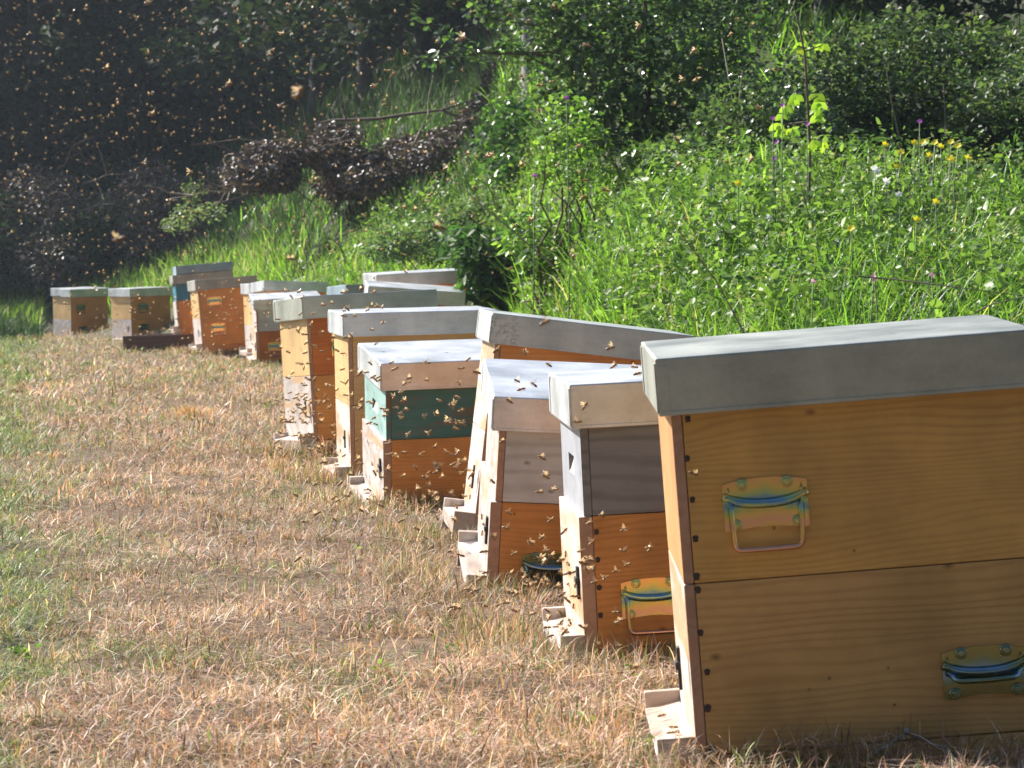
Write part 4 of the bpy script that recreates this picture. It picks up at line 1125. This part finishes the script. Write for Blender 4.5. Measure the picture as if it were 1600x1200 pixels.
# ---- dead stems and twigs among the weeds
def dead_stem(label, pts, r=.006, mat='greystem', group=None):
    w = [at(*q) for q in pts]; o0 = w[0].copy()
    bm = bmesh.new(); add_tube(bm, [p - o0 for p in w], [r * .6 * (1 - .6 * i / (len(w) - 1)) for i in range(len(w))], 5)
    o = bm_obj("dry_twig", bm, M[mat]); o.location = o0
    tag(o, label, "twig", group or "dry twigs in the weeds")
dead_stem("long dark stem leaning left, rising from beside the stained lid into the weeds", [(1165, 525, 9.6), (1120, 440, 9.5), (1060, 360, 9.4), (1040, 330, 9.4)], .005)
dead_stem("thin dark stem leaning over the weeds left of the other leaning stem", [(870, 420, 13.5), (800, 360, 13.4), (740, 310, 13.4), (720, 290, 13.4)], .007)
dead_stem("long brown twig lying nearly level above the nearest lid", [(1340, 432, 9.6), (1400, 437, 9.6), (1480, 447, 9.6), (1610, 464, 9.6)], .0055)
dead_stem("short grey twig rising from the far edge of the nearest lid", [(1522, 490, 9.0), (1550, 475, 9.0), (1610, 462, 9.0)], .005)
dead_stem("upright dark stem left of the pair under the yellow flowers", [(1285, 400, 11.6), (1262, 330, 11.5), (1245, 262, 11.5)], .005, 'twig')
dead_stem("slanting dark stem just right of the lime sapling", [(1362, 345, 11.8), (1335, 290, 11.8), (1310, 240, 11.8)], .005, 'twig')
dead_stem("dark upright stem under the middle yellow flowers", [(1425, 315, 12.2), (1412, 260, 12.2), (1404, 225, 12.2)], .005, 'twig')
dead_stem("pale bent stem in front of the dark bramble bush", [(1405, 215, 14.5), (1393, 160, 14.4), (1385, 110, 14.4)], .007)
dead_stem("thin pale upright stem at the right of the bramble bush", [(1478, 215, 14.5), (1476, 170, 14.5), (1474, 130, 14.5)], .006)
dead_stem("bare pale stem in the shade right of the glossy shrub", [(1152, 270, 14.5), (1150, 200, 14.5), (1160, 110, 14.5)], .007)
dead_stem("second bare stem crossing the shade right of the glossy shrub", [(1175, 265, 14.6), (1150, 190, 14.7), (1128, 60, 14.9)], .008)

# ---- flowers
def flower(px, py, d, colour, r, label, name, group, n=6, cat="flower"):
    p = at(px, py, d); zg = min(tz(p.x, p.y), p.z - .05)
    bm = bmesh.new()
    h_ = p.z - zg
    add_tube(bm, [(0, 0, 0), (random.gauss(0, .01), 0, h_ * .5), (0, 0, h_)], [.003, .0025, .002], 4, mat=0)
    tilt = Vector((random.uniform(-.5, .5), -.7, .6)).normalized()
    a = tilt.cross(Vector((1, 0, 0))).normalized(); b2 = tilt.cross(a)
    c0 = Vector((0, 0, h_))
    for k in range(n):
        t0 = 2 * math.pi * k / n
        d0 = a * math.cos(t0) + b2 * math.sin(t0); d1 = a * -math.sin(t0) + b2 * math.cos(t0)
        f = bm.faces.new([bm.verts.new(c0), bm.verts.new(c0 + d0 * r * .6 + d1 * r * .42 + tilt * r * .15), bm.verts.new(c0 + d0 * r + tilt * r * .3), bm.verts.new(c0 + d0 * r * .6 - d1 * r * .42 + tilt * r * .15)])
        f.material_index = 1
    o = bm_obj(name, bm, [M['stem'], colour]); o.location = (p.x, p.y, zg)
    tag(o, label, cat, group)
def petal(name, col):
    m, nt, N, L, p = mat_new(name)
    p.inputs['Base Color'].default_value = col + (1,); p.inputs['Roughness'].default_value = .6
    t = N.new('ShaderNodeBsdfTranslucent'); t.inputs[0].default_value = col + (1,)
    s_ = N.new('ShaderNodeMixShader'); s_.inputs[0].default_value = .5
    L.new(p.outputs[0], s_.inputs[1]); L.new(t.outputs[0], s_.inputs[2]); L.new(s_.outputs[0], N['Material Output'].inputs['Surface'])
    return m
yel = petal("yellow_petal", (.92, .78, .03)); pur = petal("purple_petal", (.50, .12, .55)); wht = petal("white_petal", (.9, .9, .88)); pnk = petal("pink_petal", (.85, .45, .60))
for (px, py) in [(1383, 226), (1429, 223), (1443, 222), (1461, 223), (1486, 222), (1497, 228), (1408, 238), (1452, 243), (1470, 229), (1484, 247), (1489, 250), (1512, 247), (1402, 260), (1153, 287), (1462, 316), (1432, 343), (1330, 357)]:
    flower(px, py, 12.4 - (py - 222) * .012, yel, .017, "small yellow flower above the weeds on the bank", "yellow_flower", "yellow flowers on the bank")
for (px, py) in [(1208, 185), (1223, 165), (1214, 222), (1262, 194), (1437, 190), (1210, 248), (885, 153), (835, 275)]:
    flower(px, py, 12.0, pur, .012, "small purple flower on a thin stalk above the weeds", "purple_flower", "purple flowers on the bank")
for (px, py, r) in [(1368, 266, .024), (1384, 284, .02), (1405, 304, .016), (1200, 340, .016), (1200, 385, .014)]:
    flower(px, py, 11.6, wht, r, "white bloom shining among the weeds on the bank", "white_flower", "white blooms on the bank", n=5)
for (px, py) in [(1270, 440), (1365, 432), (1367, 437), (1456, 430)]:
    flower(px, py, 10.0, pnk, .011, "tiny pink flower just above the nearest lid", "pink_flower", "pink flowers above the nearest lid")

# ---- small things on the mown strip
def sprout(px, py, d, n, size, label, palette):
    p = at(px, py, d); zg = tz(p.x, p.y)
    P = RNG.normal(0, .010, (n, 3)); P[:, 2] = np.abs(P[:, 2]) * .8 + .012
    o = leaves("seedling", P, RNG.uniform(.6, 1.2, n) * size * .68, pal(n, palette) * .8, M['leaf'], aspect=.7, droop=-.1)
    o.location = (p.x, p.y, zg)
    tag(o, label, "seedling", "green seedlings in the dry grass")
sprout(910, 1140, 4.55, 9, .022, "lime green lobed seedling in the straw at the bottom, left of the nearest hive", LIME)
sprout(855, 1045, 5.3, 14, .022, "bright seedling in front of the landing board of the grey box hive", LIME)
sprout(765, 930, 6.6, 8, .02, "round leaved seedling at the foot of the whitish weathered hive", LIME)
sprout(508, 702, 11.4, 10, .03, "bright seedling beside the landing board of the tall tan and white hive", LIME)
sprout(700, 910, 6.8, 8, .02, "seedling in the straw left of the whitish weathered hive", LIME)
sprout(415, 628, 15.4, 9, .035, "lime seedling in the straw left of the tall tan and white hive", LIME)
sprout(160, 850, 7.6, 9, .03, "green broad bladed seedling near the left grass edge", LIME)
sprout(35, 1020, 5.4, 16, .024, "flat lime green rosette at the left edge of the frame", LIME)
for q_, (px, py, d) in enumerate([(985, 975, 5.2), (830, 1000, 5.6), (700, 1010, 5.5), (560, 860, 7.4), (640, 830, 7.8), (1010, 1180, 4.35), (480, 760, 9.3), (590, 1060, 5.1)]):
    sprout(px, py, d, 9, .02, "one of several small seedlings scattered in the straw before the near hives", LIME)
sprout(735, 1165, 4.45, 8, .02, "seedling at the bottom edge of the frame", LIME)
sprout(232, 548, 27.0, 22, .07, "pale green weed tuft between the dark timbers and the second hive", [(.14, .22, .08), (.10, .17, .06)])
c = at(296, 655, 14.2)
n = 420
a = RNG.uniform(0, 2 * np.pi, n); rr = np.abs(RNG.normal(0, .045, n))
o = blades("straw_tuft", rr * np.cos(a), rr * np.sin(a), RNG.uniform(.05, .11, n), np.full(n, .005), pal(n, [(.62, .42, .2), (.5, .32, .15), (.7, .52, .3)]), M['straw'], lean=.7, curl=.5, z=np.zeros(n))
o.location = (c.x, c.y, tz(c.x, c.y))
tag(o, "blond tuft of dry grass alone in the middle of the mown strip", "grass tuft")

# ------------------------------------------------------------------ bees
m, nt, N, L, p = mat_new("bee_body")
tc = N.new("ShaderNodeTexCoord"); sp = N.new("ShaderNodeSeparateXYZ"); L.new(tc.outputs["Object"], sp.inputs[0])
ml = N.new("ShaderNodeMath"); ml.operation = 'MULTIPLY'; ml.inputs[1].default_value = 3300; L.new(sp.outputs[0], ml.inputs[0])
si = N.new("ShaderNodeMath"); si.operation = 'SINE'; L.new(ml.outputs[0], si.inputs[0])
cr = N.new("ShaderNodeValToRGB"); cr.color_ramp.elements[0].color = (.07, .035, .015, 1); cr.color_ramp.elements[1].color = (.42, .24, .08, 1)
mr = N.new("ShaderNodeMapRange"); mr.inputs[1].default_value = -1; L.new(si.outputs[0], mr.inputs[0]); L.new(mr.outputs[0], cr.inputs[0])
L.new(cr.outputs[0], p.inputs["Base Color"]); p.inputs["Roughness"].default_value = .5
M['bee'] = m
M['bee_fur'] = simple("bee_thorax_fur", (.30, .18, .07), .9, var=.3, scale=900)
m, nt, N, L, p = mat_new("bee_wing")
p.inputs["Base Color"].default_value = (.80, .58, .34, 1); p.inputs["Roughness"].default_value = .3
tr = N.new("ShaderNodeBsdfTranslucent"); tr.inputs[0].default_value = (.95, .68, .36, 1)
tp_ = N.new("ShaderNodeBsdfTransparent")
s1 = N.new("ShaderNodeMixShader"); s1.inputs[0].default_value = .6; L.new(p.outputs[0], s1.inputs[1]); L.new(tr.outputs[0], s1.inputs[2])
s2 = N.new("ShaderNodeMixShader"); s2.inputs[0].default_value = .42; L.new(tp_.outputs[0], s2.inputs[1]); L.new(s1.outputs[0], s2.inputs[2])
L.new(s2.outputs[0], N["Material Output"].inputs["Surface"])
M['wing'] = m
BEE_FL, BEE_SIT = None, None
def bee_body(bm):
    def ell(c, r, mat, u=9, v=6):
        q = bmesh.ops.create_uvsphere(bm, u_segments=u, v_segments=v, radius=1.0, matrix=Matrix.Translation(c) @ Matrix.Rotation(R(90), 4, 'Y') @ Matrix.Diagonal((r[2], r[1], r[0], 1)))
        for f in {f for vv in q['verts'] for f in vv.link_faces}: f.material_index = mat; f.smooth = True
        return q['verts']
    vs = ell((-.0045, 0, -.0008), (.0046, .0022, .0021), 0)
    for vv in vs:
        if vv.co.x < -.0045: vv.co.y *= 1 - .45 * min(1, (-.0045 - vv.co.x) / .0046); vv.co.z -= .0007 * ((-.0045 - vv.co.x) / .0046)
    ell((.0016, 0, 0), (.0023, .0021, .0021), 1)
    ell((.0046, 0, -.0004), (.0013, .0017, .0016), 0, 8, 5)
    for s in (-1, 1):
        add_tube(bm, [(.0052, s * .0006, .0004), (.0068, s * .0013, .0012)], [.0002, .00016], 3, mat=0)
        for x0, dx in ((.0026, .001), (.0014, -.0004), (.0, -.002)):
            add_tube(bm, [(x0, s * .0012, -.0014), (x0 + dx * .6, s * .003, -.0026), (x0 + dx * 1.4, s * .0028, -.0046)], [.00035, .0003, .0002], 3, mat=0)
def bee_wing(bm, s, up, mat=2):
    for x0, ln, wd, sw in ((.0022, .0092, .0031, -.18), (.0006, .0064, .0024, -.62)):
        pts = []
        for k in range(8):
            t = 2 * math.pi * k / 8
            a = ln * (.5 - .5 * math.cos(t)); b = wd * .5 * math.sin(t)
            x = x0 + math.sin(sw) * a + math.cos(sw) * b; yy = math.cos(sw) * a - math.sin(sw) * b
            pts.append((x, s * (.0010 + yy * math.cos(up)), .0015 + yy * math.sin(up)))
        f = bm.faces.new([bm.verts.new(q) for q in pts]); f.material_index = mat
def bee_mesh(up, name="bee"):
    bm = bmesh.new(); bee_body(bm)
    for s in (-1, 1): bee_wing(bm, s, up)
    me = bpy.data.meshes.new(name); bm.to_mesh(me); bm.free()
    for k in ('bee', 'bee_fur', 'wing'): me.materials.append(M[k])
    return me
BEES = [bee_mesh(u) for u in (R(8), R(32), R(58), R(-15))]
bm = bmesh.new(); bee_body(bm); BODY = bpy.data.meshes.new("bee"); bm.to_mesh(BODY); bm.free(); BODY.materials.append(M['bee']); BODY.materials.append(M['bee_fur'])
WINGS = []
for s in (-1, 1):
    bm = bmesh.new(); bee_wing(bm, s, R(30), 0); me = bpy.data.meshes.new("wing"); bm.to_mesh(me); bm.free(); me.materials.append(M['wing']); WINGS.append(me)

random.seed(99)
BL_ = []      # (location, size factor, zone)
def zone(key, n, x0, x1, y0, y1, d0, d1, cx=None):
    for _ in range(n):
        px = random.uniform(x0, x1) if cx is None else min(max(random.gauss((x0 + x1) / 2, (x1 - x0) / 4), x0), x1)
        py = random.uniform(y0, y1) if cx is None else min(max(random.gauss((y0 + y1) / 2, (y1 - y0) / 4), y0), y1)
        BL_.append((at(px, py, random.uniform(d0, d1)), key))
Z = {
 'wood': "honey bee flying before the dark wood at the upper left",
 'pile': "honey bee flying before the brush piles",
 'far': "honey bee flying around the farthest hives at the left",
 'tan': "honey bee flying before the tall tan and white hive and the plain tan hive",
 'teal': "honey bee flying around the hive with the teal box",
 'near': "honey bee flying before the grey and the whitish weathered hives",
 'straw': "honey bee flying low over the straw in front of the landing boards",
 'bank': "honey bee flying before the green bank and the glossy shrub",
 'big': "large blurred honey bee flying closest to the viewer",
 'walk': "honey bee crawling on a landing board or hive front",
}
zone('wood', 480, 0, 620, 0, 215, 11, 24)
zone('pile', 480, 0, 720, 200, 400, 11, 24)
zone('far', 170, 80, 430, 405, 560, 15, 23); zone('far', 75, 210, 420, 440, 540, 15, 22, 1)
zone('tan', 125, 430, 600, 450, 730, 8.6, 10.6); zone('tan', 50, 440, 500, 590, 700, 9.5, 11.0, 1)
zone('teal', 82, 560, 740, 560, 800, 6.9, 8.6)
zone('near', 60, 700, 1035, 540, 980, 4.6, 6.2); zone('near', 40, 760, 980, 790, 1040, 4.8, 5.5, 1)
zone('straw', 55, 440, 760, 690, 960, 6.6, 9.0); zone('straw', 40, 640, 1000, 850, 1060, 4.9, 6.4)
zone('bank', 70, 420, 800, 0, 460, 6.5, 14); zone('bank', 34, 760, 1220, 10, 420, 5.5, 9.5)
for px, py, d in [(468, 143, 2.7), (232, 4, 4.6), (185, 373, 2.6), (853, 502, 3.0), (683, 728, 2.9), (775, 547, 3.9), (955, 543, 4.0), (684, 354, 3.4), (722, 60, 3.6), (437, 165, 4.0), (358, 131, 4.4), (1057, 217, 4.6), (237, 178, 4.3), (225, 255, 4.4),
                  (166, 107, 4.8), (1085, 740, 4.05), (456, 404, 4.2), (905, 228, 4.8), (948, 297, 4.9), (297, 270, 4.6), (1186, 168, 4.9)]:
    BL_.append((at(px, py, d), 'big'))
def fly_rot():
    return Euler((random.gauss(0, .35), random.gauss(-.25, .35), random.choice((0, math.pi)) + random.gauss(0, .7))).to_matrix().to_4x4()
ITEMS = [(Matrix.Translation(p_) @ fly_rot() @ Matrix.Scale(random.uniform(1.15, 1.4) * {'big': .72, 'near': .82, 'walk': .8, 'wood': .9, 'pile': .9}.get(key, 1), 4), key, p_.y) for p_, key in BL_]
for hk, nb in (('H1', 11), ('H3', 9), ('H4', 4), ('H5', 6), ('H6', 5), ('H7', 5), ('H8', 9)):
    for _ in range(nb):
        if random.random() < .55:
            loc = Matrix.Translation((-BL / 2 - random.uniform(.008, .045), random.uniform(-.18, .15), .021)) @ Matrix.Rotation(random.uniform(0, 6.28), 4, 'Z')
        else:
            loc = Matrix.Translation((-BL / 2 - .014, random.uniform(-.19, .15), random.uniform(.06, .16))) @ Matrix.Rotation(R(-90), 4, 'Y') @ Matrix.Rotation(random.uniform(0, 6.28), 4, 'Z')
        ITEMS.append((HM[hk] @ loc, 'walk', HIVES[hk][1]))
ITEMS.sort(key=lambda q: q[2])
for i, (mt, key, d) in enumerate(ITEMS[:300]):
    if d < 6.0:
        o = empty("honey_bee", mt) if False else bpy.data.objects.new("honey_bee", BODY)
        COL.objects.link(o)
        for w in WINGS: link(bpy.data.objects.new("wing", w), o)
    else:
        o = bpy.data.objects.new("honey_bee", BEES[i % 4]); COL.objects.link(o)
    o.matrix_world = mt
    tag(o, Z[key], "honey bee", Z[key].replace("honey bee", "bees"))
# the rest of the swarm, farther off
src = []
for me in BEES:
    v = np.zeros(len(me.vertices) * 3, np.float32); me.vertices.foreach_get("co", v); v = v.reshape(-1, 3)
    src.append((v, [(tuple(pp.vertices), pp.material_index) for pp in me.polygons]))
Vs, by_len, off = [], {}, 0
for i, (mt, key, d) in enumerate(ITEMS[300:]):
    v, fs = src[i % 4]
    Mx = np.array(mt)
    Vs.append(v @ Mx[:3, :3].T + Mx[:3, 3])
    for f, mi in fs:
        by_len.setdefault((mi, len(f)), []).append([q + off for q in f])
    off += len(v)
keys = sorted(by_len)
o = np_mesh("bee_swarm", np.concatenate(Vs), [np.array(by_len[k]) for k in keys], None, [M['bee_fur'], M['bee_fur'], M['wing']])
o.data.polygons.foreach_set("material_index", np.concatenate([np.full(len(by_len[k]), k[0], np.int32) for k in keys]))
tag(o, "far cloud of tiny honey bees hovering over the strip and before the wood", "bee swarm", kind="stuff")

# ------------------------------------------------------------------ haze: thin sunlit air
bm = bmesh.new()
add_box(bm, (-2, 40, 18), (118, 142, 46))
m = bpy.data.materials.new("haze"); m.use_nodes = True
m.node_tree.nodes.clear()
vo = m.node_tree.nodes.new("ShaderNodeVolumePrincipled"); ou = m.node_tree.nodes.new("ShaderNodeOutputMaterial")
vo.inputs["Color"].default_value = (.72, .85, 1.0, 1); vo.inputs["Density"].default_value = HAZE; vo.inputs["Anisotropy"].default_value = .45
m.node_tree.links.new(vo.outputs[0], ou.inputs["Volume"])
hz = bm_obj("haze", bm, m)
tag(hz, "thin sunlit haze in the air", "haze", kind="stuff")
